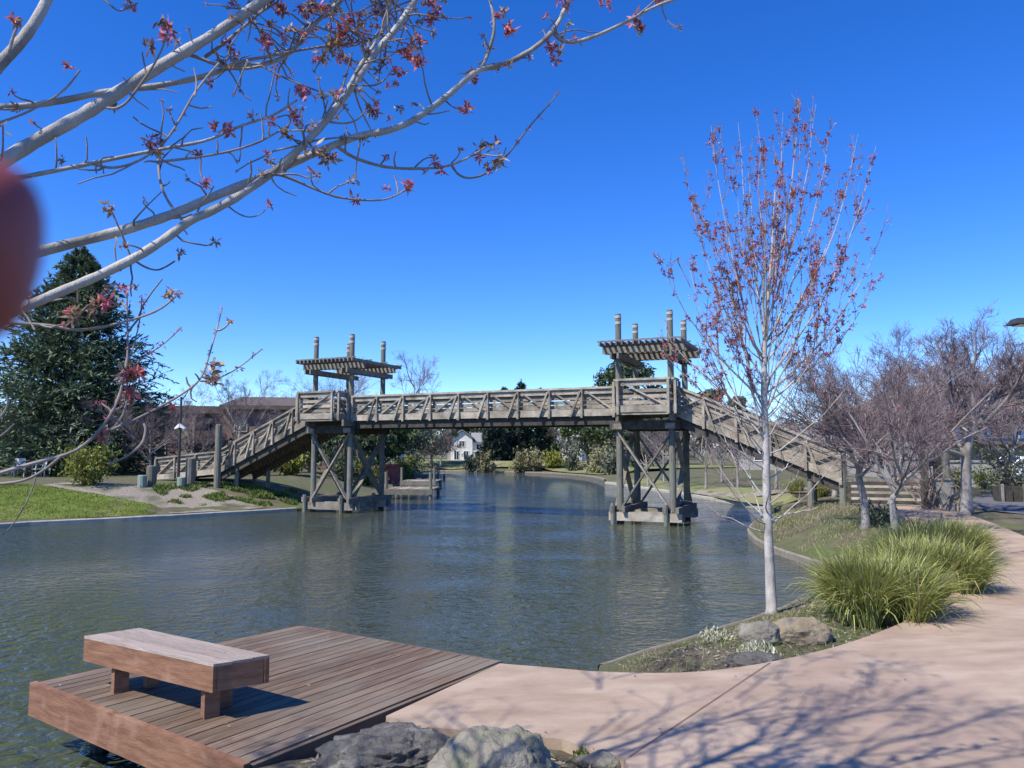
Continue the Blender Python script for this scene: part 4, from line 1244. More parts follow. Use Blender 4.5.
# low drooping sprays at the left
S1 = bough([(-20, 322), (8, 323), (50, 325), (77, 331), (104, 327), (126, 321), (148, 315), (164, 307), (176, 296)], 2.1, 2.3, 4.4, 2.2, m=cr)
S2 = bough([(-25, 482), (0, 473), (41, 461), (74, 453), (94, 437), (109, 418), (120, 396), (127, 363), (128, 345), (127, 310), (127, 293)], 2.05, 2.3, 5.2, 1.6, TK(2.0), m=cr)
S3 = bough([(92, 439), (106, 433), (120, 426), (137, 419), (164, 405), (189, 390), (203, 377), (211, 349), (219, 322), (222, 307)], 2.18, 2.4, 4, 1.5, m=cr)
S4 = bough([(200, 381), (210, 381), (224, 376), (240, 367), (262, 349)], 2.36, 2.42, 2.2, 1.3, m=cr)
S5 = bough([(137, 419), (146, 425), (145, 436), (141, 446), (123, 459), (107, 464)], 2.25, 2.2, 3.2, 2.2, m=cr)
S6 = bough([(124, 378), (136, 363), (150, 353), (164, 344), (181, 328)], 2.25, 2.3, 2.2, 1.3, m=cr)
S7 = bough([(129, 360), (134, 345), (139, 325), (141, 310), (142, 297)], 2.27, 2.3, 1.9, 1.3, m=cr)
S8 = bough([(60, 457), (45, 470), (25, 481), (0, 484), (-20, 484)], 2.1, 2.05, 3, 3, m=cr)
bough([(36, 478), (30, 495), (20, 515), (10, 528), (3, 535)], 2.1, 2.1, 1.7, 1.2, m=cr)
bough([(-10, 425), (2, 416), (8, 405), (7, 394)], 2.05, 2.05, 3, 1.8, m=cr)
bough([(-10, 442), (4, 434), (14, 424)], 2.05, 2.05, 2.2, 1.4, m=cr)
bough([(35, 330), (28, 318), (22, 310)], 2.1, 2.1, 2.2, 1.2, m=cr)

# spurs with blossom along every bough in view
hero = [A_, C_, C2, C3, C4, D_, D2, D3_, E_, F_, G_, H_, I_, J_, L1, M_, S1, S2, S3]
spur_c = []
for bi, (P_, R_) in enumerate(hero):
    n_s = {0: 12, 1: 24, 2: 12, 3: 5, 4: 8, 5: 12, 6: 3, 7: 9, 8: 26, 9: 30, 10: 12, 11: 9, 12: 8, 13: 7, 14: 7, 15: 8, 16: 4, 17: 5, 18: 5}[bi]
    st = []
    for _ in range(n_s):
        i = rg3.integers(2, len(P_) - 1); st.append(P_[i] * (f_ := rg3.random()) + P_[i - 1] * (1 - f_))
    dirs = norm(rg3.normal(size=(n_s, 3)) + [.35, 0, .35])
    ln = rg3.gamma(1.6, .045, n_s) + .02
    Ps, Rs = branches(st, dirs, ln, .0036, .0022, 4, .25, .05, rg3)
    cr.tubes(Ps, Rs, 4)
    spur_c.append(Ps[:, -1][rg3.random(n_s) < .5])
# the thick tangle at the top centre
tang = []
for (P_, R_), n_s in ((C_, 32), (F_, 28), (G_, 24), (C2, 20), (C4, 12)):
    k = len(P_)
    st = []
    for _ in range(n_s):
        i = rg3.integers(int(k * .62), k - 1); st.append(P_[i])
    Ps, Rs = branches(st, norm(rg3.normal(size=(n_s, 3)) + [0, 0, .25]), rg3.uniform(.06, .28, n_s), .0042, .0022, 5, .22, .05, rg3)
    cr.tubes(Ps, Rs, 4)
    tang.append(Ps[:, -1]); tang.append(Ps[:, 3][rg3.random(n_s) < .5])
spots = [(18, 20, 2.02, 2), (142, 50, 2.5, 1), (167, 27, 2.5, 3), (80, 68, 2.5, 1), (160, 140, 2.5, 3), (62, 158, 2.4, 1), (111, 208, 2.4, 1), (176, 258, 2.5, 1), (72, 319, 2.15, 3), (101, 301, 2.2, 3),
         (126, 287, 2.3, 2), (177, 293, 2.3, 2), (205, 190, 2.5, 2), (225, 65, 2.75, 3), (228, 50, 2.78, 2), (296, 118, 2.65, 4), (300, 94, 2.7, 3), (272, 158, 2.55, 2), (322, 157, 2.68, 3), (330, 160, 2.7, 2), (340, 35, 2.85, 4), (337, 45, 2.85, 3),
         (368, 53, 2.8, 3), (433, 5, 2.95, 4), (430, 18, 2.95, 3), (403, 52, 2.85, 3), (414, 44, 2.85, 3), (420, 62, 2.85, 2), (402, 72, 2.85, 3), (390, 85, 2.82, 2), (372, 108, 2.75, 3), (392, 112, 2.8, 2), (472, 72, 2.98, 3), (500, 16, 3, 3),
         (506, 26, 3, 2), (555, 55, 3.06, 3), (550, 45, 3.06, 3), (568, 10, 3.1, 3), (565, 0, 3.1, 3), (604, 2, 3.15, 3), (640, 28, 3.16, 2), (662, 2, 3.2, 3), (634, 16, 3.16, 1), (467, 110, 2.9, 2), (438, 162, 2.88, 2), (491, 142, 2.96, 3), (480, 154, 2.94, 1),
         (487, 173, 2.95, 2), (500, 165, 2.95, 2), (411, 186, 2.75, 2), (386, 192, 2.75, 1), (353, 203, 2.72, 1), (267, 209, 2.6, 1), (128, 380, 2.25, 3), (124, 390, 2.25, 2), (138, 372, 2.25, 2), (207, 372, 2.35, 1), (205, 380, 2.36, 2), (136, 3, 2.6, 2), (124, 7, 2.6, 1), (94, 437, 2.18, 2),
         (165, 405, 2.3, 1), (258, 118, 2.62, 1), (216, 126, 2.6, 2), (236, 125, 2.6, 1), (198, 155, 2.5, 1), (305, 10, 2.9, 3), (320, 5, 2.9, 2), (278, 10, 2.9, 2), (352, 20, 2.85, 3), (380, 8, 2.9, 2), (318, 60, 2.8, 3), (345, 60, 2.8, 3), (270, 40, 2.8, 2), (288, 42, 2.8, 2)]
pal = []
for px, py, Y, k in spots:
    c = far(px, py, Y)
    pal.append(c + rg3.normal(0, .014, (k, 3)))
allc = np.concatenate(pal)
pick = rg3.random(len(allc)) < .62
flowers(fb, allc[pick], 22, .0185, rg3, 1.35)
sd_ = MB(); flowers(sd_, allc[~pick], 20, .019, rg3, 1.3)
ex = np.concatenate(spur_c + tang); pick = rg3.random(len(ex)) < .22
flowers(fb, ex[pick], 12, .014, rg3, 1.4); flowers(sd_, ex[~pick], 12, .013, rg3, 1.4)
sd_.build('seed_cluster', M['seed'], fm)
# buds strung along the bare tips
for (P_, R_) in (K_, S3, S4, S6, S2, S7):
    half = P_[len(P_) // 2:]
    for q in half[::3]:
        flowers(fb, [q], 6, .011, rg3)
# trunk and overhead crown (casts the shadows on the path)
tz_top = 5.0
tk.tube([TK(mz - .2), TK(mz + .15), TK(mz + 1.4), TK(3.2) + [.05, 0, 0], TK(tz_top) + [.2, .1, 0]], [.24, .17, .15, .135, .10], sides=14)
ends = [(-1.0, 4.3, 6.3), (-1.9, 4.5, 6.2), (-.3, 3.7, 6.2), (-2.6, 4.8, 7.0), (-.3, 2.6, 7.0), (-1.3, 2.6, 7.4), (-5.2, 2.4, 6.0), (-4.0, -1.0, 6.4), (-1.4, -1.4, 6.6), (-.9, 3.4, 5.2), (.1, 2.4, 5.6)]
Pu = []
for i, e_ in enumerate(ends):
    a_ = TK(2.9 + .15 * i) + [.05, .02, 0]; e_ = np.array(e_)
    m_ = a_ * .5 + e_ * .5; m_[2] += .55
    t = np.linspace(0, 1, 10)[:, None]
    q = a_ * (1 - t) ** 2 + 2 * m_ * t * (1 - t) + e_ * t ** 2
    q[1:] += rg3.normal(0, .05, (9, 3)); Pu.append(q)
Pu = np.array(Pu); Ru = np.tile(np.linspace(.036, .009, 10), (len(ends), 1))
s, d, l, r = spawn(Pu, Ru, 9, .2, 1, (.4, .85), (.22, .42), .6, rg3)
P2, R2 = branches(s, d, l, r, r * .35, 6, .13, .04, rg3)
s, d, l, r = spawn(P2, R2, 6, .15, 1, (.4, .9), (.3, .55), .6, rg3)
P3, R3 = branches(s, d, l, np.maximum(r, .004), .0025, 4, .16, .04, rg3)
s, d, l, r = spawn(P3, R3, 3, .2, 1, (.4, .9), (.35, .6), .7, rg3)
P4, R4 = branches(s, d, l, .004, .0022, 3, .18, .04, rg3)
def out_of_view(P_, mar=.02):
    y = P_[..., 1]; z = P_[..., 2] - CZ
    top = z - y * math.tan(PITCH + math.atan(384 / F)) * 1.03
    return ((top > mar) | (y < .15)).all(axis=1)
k_ = out_of_view(Pu); tk.tubes(Pu[k_], Ru[k_], 8)
k_ = out_of_view(P2); cr.tubes(P2[k_], R2[k_], 5)
k_ = out_of_view(P3); cr.tubes(P3[k_], R3[k_], 4)
k_ = out_of_view(P4, .05); cr.tubes(P4[k_], R4[k_], 3)
E4 = P4[k_][:, -1]; flowers(fb, E4[rg3.random(len(E4)) < .4], 6, .03, rg3)
tk.build('trunk', M['bark'], fm, smooth=True)
cr.build('twigs', M['hero_twig'], fm)
fb.build('blossom', M['flower'], fm)

# ------------------------------------------------------------------ trees of the right bank
def RG(px, py, label, h, spread, tr, **k):
    x, y, z = on_ground(px, py)
    return bare_tree(label, (x, y, z), h, spread, tr, **k)
RG(866, 529, 'bare pale-trunked tree on the point of bank, left of the pair behind the tall grass', 3.7, 2.0, .09, fork=.34, seed=21, n_limb=9, bloom=.22)
RG(896, 538, 'bare tree with a forked pale trunk rising just behind the tall grass', 3.5, 1.7, .08, fork=.24, seed=22, n_limb=9, bloom=.12)
RG(967, 514, 'broad bare tree with smooth grey trunk beside the asphalt road', 3.7, 2.1, .14, fork=.42, seed=23, n_limb=10, density=1.1)
RG(835, 497, 'bare purplish tree behind the lower end of the right ramp', 4.2, 2.5, .10, fork=.3, seed=24, n_limb=9)
RG(925, 497, 'bare purplish tree behind the wooden steps', 4.5, 3.0, .11, fork=.3, seed=25, n_limb=10)
RG(1010, 496, 'bare purplish tree at the right edge behind the wooden planter', 4.4, 3.0, .11, fork=.3, seed=26, n_limb=10)
RG(880, 491, 'distant bare tree between the steps and the ramp', 4.9, 3.3, .11, fork=.3, seed=27, n_limb=10)
x, y = -1, 0
for i, (px, py, h, sp_) in enumerate([(648, 486, 4.6, 1.7), (676, 488, 4.2, 1.6), (706, 489, 4.6, 1.7), (738, 488, 4.4, 1.7), (776, 489, 4.0, 1.7), (664, 482, 5.2, 2.2), (722, 483, 5.0, 2.2)]):
    RG(px, py, ['slim bare tree on the bay lawn just right of the right tower', 'bare tree seen between the braces of the right tower', 'bare tree on the bay lawn left of the young maple trunk',
                'bare tree behind the young maple, below the ramp', 'bare tree under the right ramp beside the shore walk', 'taller bare tree seen through the right tower', 'taller bare tree below the top of the right ramp'][i],
       h, sp_, .075, fork=.28, seed=40 + i, n_limb=7, density=.85, group='bare trees on the bay lawn', twig='twig')

# ------------------------------------------------------------------ leafy trees and conifers far off
def FT(px, Y): 
    x = (px - 512) / F * Y
    return (x, Y, hz1(x, Y) - .05)
x, y, z = FT(72, 47); conifer('big dark spruce with spiky outline standing on the left bank', (x, y, z), 14.0, 6.6, 51, 'needle', 66, .25, dens=1.35)
t1 = leafy_tree('dense grey-green tree on the left shore beyond the jetties', FT(405, 78), 7.0, 3.0, 61, 'leaf_gray')
leafy_tree('mid green tree beside the jetties under the left end of the span', FT(385, 66), 6.4, 2.6, 62, 'leaf_mid')
leafy_tree('pale green tree left of the white house', FT(432, 108), 8.0, 3.6, 63, 'leaf_gray')
leafy_tree('dark bushy tree directly behind the left tower', FT(362, 58), 5.2, 2.2, 64, 'leaf_dark', size=.25)
leafy_tree('broad tree behind the left tower braces', FT(335, 66), 5.6, 3.0, 65, 'leaf_mid')
leafy_tree('low round tree under the left ramp', FT(312, 50), 3.6, 2.0, 66, 'leaf_mid', size=.22)
conifer('dark pine right of the white house', FT(505, 124), 11.5, 3.0, 71, 'needle_dark', 26, .5, low=.1)
conifer('near-black narrow conifer at the middle of the far shore', FT(521, 116), 12.0, 3.0, 72, 'needle_dark', 26, .5)
conifer('dark conifer right of the near-black one on the far shore', FT(541, 119), 11.0, 3.2, 73, 'needle', 26, .5)
conifer('small dark pine in front of the white house end', FT(494, 112), 8.0, 1.9, 74, 'needle_dark', 22, .5, low=.1)
bare_tree('pale bare tree between the conifers and the dense right trees', (*FT(560, 118)[:2], .9), 8.0, 4.2, .16, fork=.25, seed=75, n_limb=9)
bare_tree('bare purplish shrubby tree left of the white house', (*FT(441, 106)[:2], .8), 4.8, 2.0, .1, fork=.2, seed=76, n_limb=9)
leafy_tree('dense green tree right of the bare tree on the far shore', FT(588, 104), 9.5, 4.2, 81, 'leaf_mid', n_clump=60, size=.4)
leafy_tree('dark green tree just left of the right tower', FT(612, 96), 9.0, 3.4, 82, 'leaf_dark', n_clump=60, size=.4)
leafy_tree('tall eucalyptus with gaps in its crown behind the right tower', FT(628, 112), 16.8, 5.0, 83, 'leaf_dark', n_clump=58, per=70, size=.5, base=.3, shape=.6)
leafy_tree('round dark tree seen above the right ramp', FT(712, 105), 11.2, 3.0, 84, 'leaf_dark', n_clump=46, size=.45)
leafy_tree('lower dark tree behind the right ramp beside the round one', FT(738, 108), 9.6, 2.6, 85, 'leaf_dark', n_clump=40, size=.4)
leafy_tree('small dark tree low behind the right tower', FT(640, 82), 4.0, 2.4, 86, 'leaf_dark', n_clump=40, size=.3)
bare_tree('tall bare tree peeking over the left end of the span', (*FT(415, 95)[:2], .8), 11.2, 2.8, .16, fork=.55, seed=87, n_limb=8)
bare_tree('bare reddish tree in front of the brown apartment house', (*FT(240, 50)[:2], 1.15), 6.0, 1.9, .08, fork=.3, seed=88, n_limb=8, bloom=.25)
bare_tree('bare lilac-grey tree behind the left tower pergola', (*FT(335, 75)[:2], 1.15), 9.8, 3.4, .13, fork=.3, seed=89, n_limb=9)
bare_tree('bare tree in front of the dark lamp post by the left stair', (*FT(152, 44)[:2], 1.15), 4.4, 2.2, .07, fork=.22, seed=90, n_limb=8, bloom=.1)
bare_tree('low bare pinkish tree beside the left stair bollards', (*FT(196, 46)[:2], 1.15), 3.4, 2.2, .06, fork=.2, seed=91, n_limb=8, bloom=.12)
hedge = [(-260, 150, 'broad tree at the far left behind the spruce'), ]
for i, (px, Y, h, rx, lf, lab) in enumerate([(-30, 62, 6.5, 3.2, 'leaf_dark', 'dark tree cut by the left edge behind the spruce'), (120, 62, 4.5, 3.2, 'leaf_dark', 'low dark tree right of the spruce against the brown house'),
                                             (20, 66, 5.0, 3.4, 'leaf_mid', 'green tree behind the spruce'), (770, 110, 5.0, 3.2, 'leaf_gray', 'grey-green tree far behind the young maple'), (830, 95, 5.0, 3.5, 'leaf_gray', 'grey-green tree far behind the right ramp')]):
    leafy_tree(lab, FT(px, Y), h, rx, 100 + i, lf, size=.35)
sk1 = leafy_tree('broad tree of the distant skyline beyond the far shore', FT(470, 170), 11, 5.5, 201, 'leaf_gray', size=.7, per=55, name='skyline_tree', group='trees of the distant skyline')
sk2 = leafy_tree('broad tree of the distant skyline beyond the far shore', FT(655, 150), 9, 5.5, 202, 'leaf_mid', size=.7, per=55, name='skyline_tree', group='trees of the distant skyline')
rs_ = np.random.default_rng(8)
for i, px in enumerate(np.linspace(-120, 1160, 46)):
    Y = 150 + 50 * rs_.random()
    q = FT(px + rs_.normal(0, 8), Y)
    sc_ = rs_.uniform(.6, 1.0) if not 415 < px < 470 else .62
    dup(sk1 if i % 2 else sk2, q, rs_.random() * 6, sc_, group='trees of the distant skyline')
wl = ['willowy pale shrub at the far waterline, left of the house front', 'yellowish willowy shrub below the small dark pine', 'yellowish willowy shrub below the near-black conifer', 'pale willowy shrub beside the yellowish pair', 'pale willowy shrub in front of the pale bare tree',
      'tall pale willowy shrub in front of the dense green tree', 'broad pale willowy shrub left of the right tower', 'willowy shrub at the foot of the right tower trees']
for i, (px, Y, h, rx, lf) in enumerate([(472, 99, 2.4, 1.3, 'leaf_gray'), (487, 98, 3.0, 1.2, 'leaf_straw'), (520, 97, 3.0, 1.4, 'leaf_straw'), (533, 97, 3.0, 1.6, 'leaf_straw'), (553, 97, 2.0, 1.8, 'leaf_yellow'), (571, 92, 4.0, 1.8, 'leaf_gray'), (597, 84, 3.4, 2.0, 'leaf_straw'), (612, 80, 2.5, 1.6, 'leaf_gray')]):
    shrub(wl[i], FT(px, Y), h, rx, 120 + i, lf, 900, .3, name='willow_shrub', group='willowy shrubs along the far shore', upright=.5)
shrub('yellow-green leafy shrub on the gravel beside the lawn', (*on_ground(88, 485)[:2], on_ground(88, 485)[2]), 1.75, 1.3, 131, 'leaf_yellow', 1400, .13)
shrub('yellow broad-leaved plant behind the left ramp support', FT(291, 45), 1.9, 1.3, 132, 'leaf_yellow', 700, .26, upright=.6)
shrub('yellow-green plant seen through the left tower braces', FT(368, 50), 1.8, 1.3, 133, 'leaf_yellow', 700, .22)
shrub('dark green shrub at the shore behind the left tower', FT(345, 48), 2.2, 2.0, 134, 'leaf_dark', 900, .2)
shrub('dark shrub under the left ramp', FT(262, 44), 1.7, 1.8, 135, 'leaf_dark', 900, .18)
shrub('dark hedge-like shrub in front of the brown house', FT(215, 52), 2.2, 2.6, 136, 'leaf_dark', 1000, .2)
shrub('dark shrub left of the bollards by the stair', FT(120, 46), 2.0, 2.4, 137, 'leaf_dark', 1000, .2)
shrub('low green shrub behind the lawn under the spruce', FT(55, 43), 1.0, 2.0, 138, 'leaf_mid', 900, .15)
shrub('leafy shrub beside the dock parasol', FT(402, 70), 2.0, 1.8, 139, 'leaf_yellow', 800, .2)
shrub('dark bank shrub behind the jetties', FT(412, 72), 2.2, 2.4, 140, 'leaf_dark', 900, .22)
sx, sy, sz = on_ground(1012, 500)
shrub('grey-purple dense shrub above the wooden planter at the right edge', (sx + 1.2, sy + 1.6, sz), 2.3, 1.5, 141, 'leaf_gray', 2200, .10)
for i, (px, py) in enumerate([(818, 497), (800, 492)]):
    x, y, z = on_ground(px, py)
    tussock(['small green grass clump under the right ramp end', 'smaller grass clump beside the shore walk'][i], x, y, .45, .4, .7, 150 + i, 700, wid=.018)
x, y, z = on_ground(880, 527); shrub('low dark shrub between the two pale trunks', (x, y, z), .55, .6, 151, 'leaf_dark', 500, .07)
for i, (px, py) in enumerate([(955, 489), (985, 489)]):
    x, y, z = on_ground(px, py); shrub(['bright green shrub behind the smooth grey trunk', 'bright green shrub in front of the white car'][i], (x, y, z), .8, .9, 160 + i, 'leaf_yellow', 600, .1)

# ------------------------------------------------------------------ buildings
def local(loc, rz):
    c, s = math.cos(rz), math.sin(rz)
    return lambda x, y, z: np.array([loc[0] + x * c - y * s, loc[1] + x * s + y * c, loc[2] + z])

def wbox(mb, T, x0, x1, y0, y1, z0, z1):
    mb.hexa([T(x0, y0, z0), T(x1, y0, z0), T(x1, y1, z0), T(x0, y1, z0), T(x0, y0, z1), T(x1, y0, z1), T(x1, y1, z1), T(x0, y1, z1)])

def window(T, par, x, z, w_, h_, m='white', y=0.0):
    fr = MB(); t = .08
    wbox(fr, T, x - w_ / 2 - t, x + w_ / 2 + t, y - .06, y - .003, z - t, z)
    wbox(fr, T, x - w_ / 2 - t, x + w_ / 2 + t, y - .06, y - .003, z + h_, z + h_ + t)
    wbox(fr, T, x - w_ / 2 - t, x - w_ / 2, y - .06, y - .003, z, z + h_)
    wbox(fr, T, x + w_ / 2, x + w_ / 2 + t, y - .06, y - .003, z, z + h_)
    wbox(fr, T, x - .025, x + .025, y - .05, y - .022, z, z + h_)
    f = fr.build('window', M[m], par)
    gl = MB(); wbox(gl, T, x - w_ / 2, x + w_ / 2, y - .02, y - .004, z, z + h_)
    gl.build('pane', M['glass'], f)

def gable(mb, T, x0, x1, y0, y1, z0, rise, over=.4, along='x', th=.18):
    if along == 'x':
        ym = (y0 + y1) / 2
        for ya, s in ((y0 - over, 1), (y1 + over, -1)):
            z_e = z0 - rise * over / ((y1 - y0) / 2)
            mb.hexa([T(x0 - over, ya, z_e), T(x1 + over, ya, z_e), T(x1 + over, ym, z0 + rise), T(x0 - over, ym, z0 + rise),
                     T(x0 - over, ya, z_e + th), T(x1 + over, ya, z_e + th), T(x1 + over, ym, z0 + rise + th), T(x0 - over, ym, z0 + rise + th)])
    else:
        xm = (x0 + x1) / 2
        for xa in (x0 - over, x1 + over):
            z_e = z0 - rise * over / ((x1 - x0) / 2)
            mb.hexa([T(xa, y0 - over, z_e), T(xa, y1 + over, z_e), T(xm, y1 + over, z0 + rise), T(xm, y0 - over, z0 + rise),
                     T(xa, y0 - over, z_e + th), T(xa, y1 + over, z_e + th), T(xm, y1 + over, z0 + rise + th), T(xm, y0 - over, z0 + rise + th)])

# brown apartment house at the left
loc = FT(222, 58); T = local((loc[0], loc[1], 1.1), .18)
ap = thing('apartment_house', 'long dark brown shingled apartment house behind the left stair', 'house', (loc[0], loc[1], 1.1))
mb = MB(); wbox(mb, T, -8.2, .2, 0, 9, -.3, 4.3); wbox(mb, T, .203, 9.5, -.8, 8.2, -.3, 4.7); mb.build('wall', M['brown_wall'], ap)
mb = MB(); wbox(mb, T, -8.6, .15, -.5, 9.4, 4.303, 4.85); mb.build('roof', M['brown_roof'], ap)
mb = MB(); mb.hexa([T(.0, -1.3, 4.6), T(9.9, -1.3, 4.6), T(9.9, 8.6, 5.9), T(.0, 8.6, 5.9), T(.0, -1.3, 4.9), T(9.9, -1.3, 4.9), T(9.9, 8.6, 6.2), T(.0, 8.6, 6.2)]); mb.build('roof', M['brown_roof'], ap)
mb = MB(); wbox(mb, T, -2.75, -1.85, -.35, .0, 1.3, 4.9); mb.build('chimney', M['tan_wall'], ap)
for x_, z_, w_, h_ in ((-6.8, 2.6, 1.3, 1.2), (-4.6, 2.6, 1.3, 1.2), (-.9, 3.0, .9, .9), (-6.8, .6, 1.3, 1.3), (-4.6, .6, 1.3, 1.3)):
    window(T, ap, x_, z_, w_, h_, 'tan_wall')
for x_, z_, w_, h_ in ((1.5, 3.0, .8, 1.0), (4.2, 2.9, 1.5, 1.2), (7.6, 2.9, 1.5, 1.2), (2.6, .6, 1.5, 1.4), (6.5, .6, 1.5, 1.4)):
    window(T, ap, x_, z_, w_, h_, 'tan_wall', -.8)
mb = MB(); wbox(mb, T, -1.6, .1, -1.0, -.01, 2.1, 2.25); wbox(mb, T, -1.6, .1, -1.0, -.94, 2.3, 3.0); mb.build('balcony', M['brown_roof'], ap)

# white house on the far shore
loc = FT(470, 122); T = local((loc[0], loc[1], .9), .12)
wh = thing('white_house', 'white two-storey house with grey gabled roof on the far shore', 'house', (loc[0], loc[1], .9))
mb = MB(); wbox(mb, T, -2.9, .4, 0, 6, -.3, 3.9)
mb.add([T(-2.9, 0, 3.903), T(.4, 0, 3.903), T(-1.25, 0, 5.0), T(-2.9, 5.9, 3.903), T(.4, 5.9, 3.903), T(-1.25, 5.9, 5.0)], [[0, 1, 2], [3, 5, 4]])
wbox(mb, T, .403, 5.2, .6, 6, -.3, 3.3); mb.build('wall', M['house_wall'], wh)
mb = MB(); gable(mb, T, -2.9, .4, 0, 6, 3.95, 1.15, .35, 'y', .14); mb.build('roof', M['house_roof'], wh)
mb = MB(); gable(mb, T, .75, 5.2, .6, 6, 3.35, 1.3, .35, 'x', .14); mb.build('roof', M['house_roof'], wh)
mb = MB(); wbox(mb, T, -3.4, -2.85, 1.5, 2.3, 0, 6.0); mb.build('chimney', M['tan_wall'], wh)
for x_, z_, w_, h_ in ((-1.25, 2.5, .8, .9), (-2.1, .5, .7, 1.3), (-.6, .5, .7, 1.3)): window(T, wh, x_, z_, w_, h_)
for x_, z_, w_, h_ in ((1.5, .4, .9, 1.2), (3.3, .4, 1.1, 1.2), (1.5, 2.1, .8, .8), (3.3, 2.1, .8, .8)): window(T, wh, x_, z_, w_, h_, y=.6)
mb = MB(); wbox(mb, T, .5, 5.2, -.5, .59, 1.75, 1.9); wbox(mb, T, .6, .72, -.45, -.33, 0, 1.75); wbox(mb, T, 4.9, 5.02, -.45, -.33, 0, 1.75); mb.build('porch', M['white'], wh)

# second pale house behind the dense trees
loc = FT(563, 135); T = local((loc[0], loc[1], 1.0), -.2)
h2 = thing('pale_house', 'small pale house half hidden between the bare tree and the dense green tree', 'house', (loc[0], loc[1], 1.0))
mb = MB(); wbox(mb, T, -3, 3.2, 0, 5, -.3, 3.0); mb.build('wall', M['house_wall'], h2)
mb = MB(); gable(mb, T, -3, 3.2, 0, 5, 3.02, 1.4, .4, 'x', .14); mb.build('roof', M['house_roof'], h2)
for x_ in (-1.6, 1.4): window(T, h2, x_, .8, 1.0, 1.2)

# low house behind the right ramp
loc = FT(800, 80); T = local((loc[0], loc[1], .9), -.25)
h3 = thing('low_house', 'low house with pale grey roof seen behind the right ramp', 'house', (loc[0], loc[1], .9))
mb = MB(); wbox(mb, T, -6, 7, 0, 7, -.3, 2.6); mb.build('wall', M['gray_wall'], h3)
mb = MB(); gable(mb, T, -6, 7, 0, 7, 2.62, 1.9, .5, 'x', .16); mb.build('roof', M['house_roof'], h3)
for x_ in (-4, -1, 2, 5): window(T, h3, x_, .8, 1.2, 1.2)

# big grey building at the right
loc = FT(985, 50); T = local((loc[0], loc[1], .9), -.1)
gb = thing('grey_building', 'large building with broad grey-brown roof and white upper windows behind the bare trees at right', 'building', (loc[0], loc[1], .9))
mb = MB(); wbox(mb, T, -4.2, 14, 0, 14, -.3, 4.0); mb.build('wall', M['gray_wall'], gb)
mb = MB(); mb.hexa([T(-5.2, -1.2, 4.0), T(15, -1.2, 4.0), T(15, 15, 4.0), T(-5.2, 15, 4.0), T(-2.8, 5, 6.4), T(12, 5, 6.4), T(12, 9, 6.4), T(-2.8, 9, 6.4)]); mb.build('roof', M['gray_roof'], gb)
mb = MB(); wbox(mb, T, -5.3, 15.1, -1.3, -1.2, 3.7, 4.02); mb.build('eave_board', M['metal_dark'], gb)
mb = MB(); wbox(mb, T, -4.1, 13.9, -.05, -.004, 2.5, 3.4); mb.build('white_band', M['white'], gb)
for x_ in (-3, -1, 1, 3, 5, 7): window(T, gb, x_, 2.6, 1.2, .7, y=-.05)
mb = MB(); wbox(mb, T, -4.6, 6, -2.2, -.06, 2.1, 2.3); mb.build('canopy', M['brown_roof'], gb)
for x_ in (-2.5, .5, 3.5): window(T, gb, x_, .5, 1.6, 1.3)

# low masonry wall
loc = FT(958, 37); T = local((loc[0], loc[1], hz1(loc[0], loc[1])), -.05)
mb = MB(); wbox(mb, T, -1.3, 1.9, 0, .3, -.3, 1.15); wbox(mb, T, -1.4, 2.0, -.05, .35, 1.153, 1.25)
tag(mb.build('garden_wall', M['gray_wall']), 'low grey masonry wall behind the smooth grey trunk', 'wall')

# white parked car
loc = FT(1016, 43); cz_ = hz1(loc[0], loc[1]); T = local((loc[0], loc[1], cz_), .08)
ca = thing('parked_car', 'white parked car half hidden by the grey-purple shrub at right', 'car', (loc[0], loc[1], cz_))
prof = [(-2.1, .35), (-2.15, .75), (-1.95, .95), (-1.0, 1.02), (-.35, 1.48), (1.2, 1.5), (1.85, 1.05), (2.15, .95), (2.15, .35)]
mb = MB(); k = len(prof)
mb.add([T(x_, y_, z_) for y_ in (-.85, .85) for x_, z_ in prof], [list(range(k))[::1], list(range(k, 2 * k))[::-1]])
mb.add([T(x_, y_, z_) for y_ in (-.85, .85) for x_, z_ in prof], [[i, k + i, k + (i + 1) % k, (i + 1) % k] for i in range(k)])
mb.build('body', M['car_paint'], ca)
mb = MB()
for y_ in (-.858, .858): mb.add([T(-.72, y_, 1.06), T(1.55, y_, 1.08), T(1.1, y_, 1.42), T(-.28, y_, 1.4)], [[0, 1, 2, 3]])
mb.add([T(-.98, -.72, 1.055), T(-.98, .72, 1.055), T(-.40, .68, 1.47), T(-.40, -.68, 1.47)], [[0, 1, 2, 3]])
mb.build('window', M['glass'], ca)
for x_ in (-1.35, 1.35):
    for y_ in (-.8, .8):
        wmb = MB(); wmb.tube([T(x_, y_ - .1, .32), T(x_, y_ + .1, .32)], .32, sides=18); wmb.build('wheel', M['rubber'], ca)

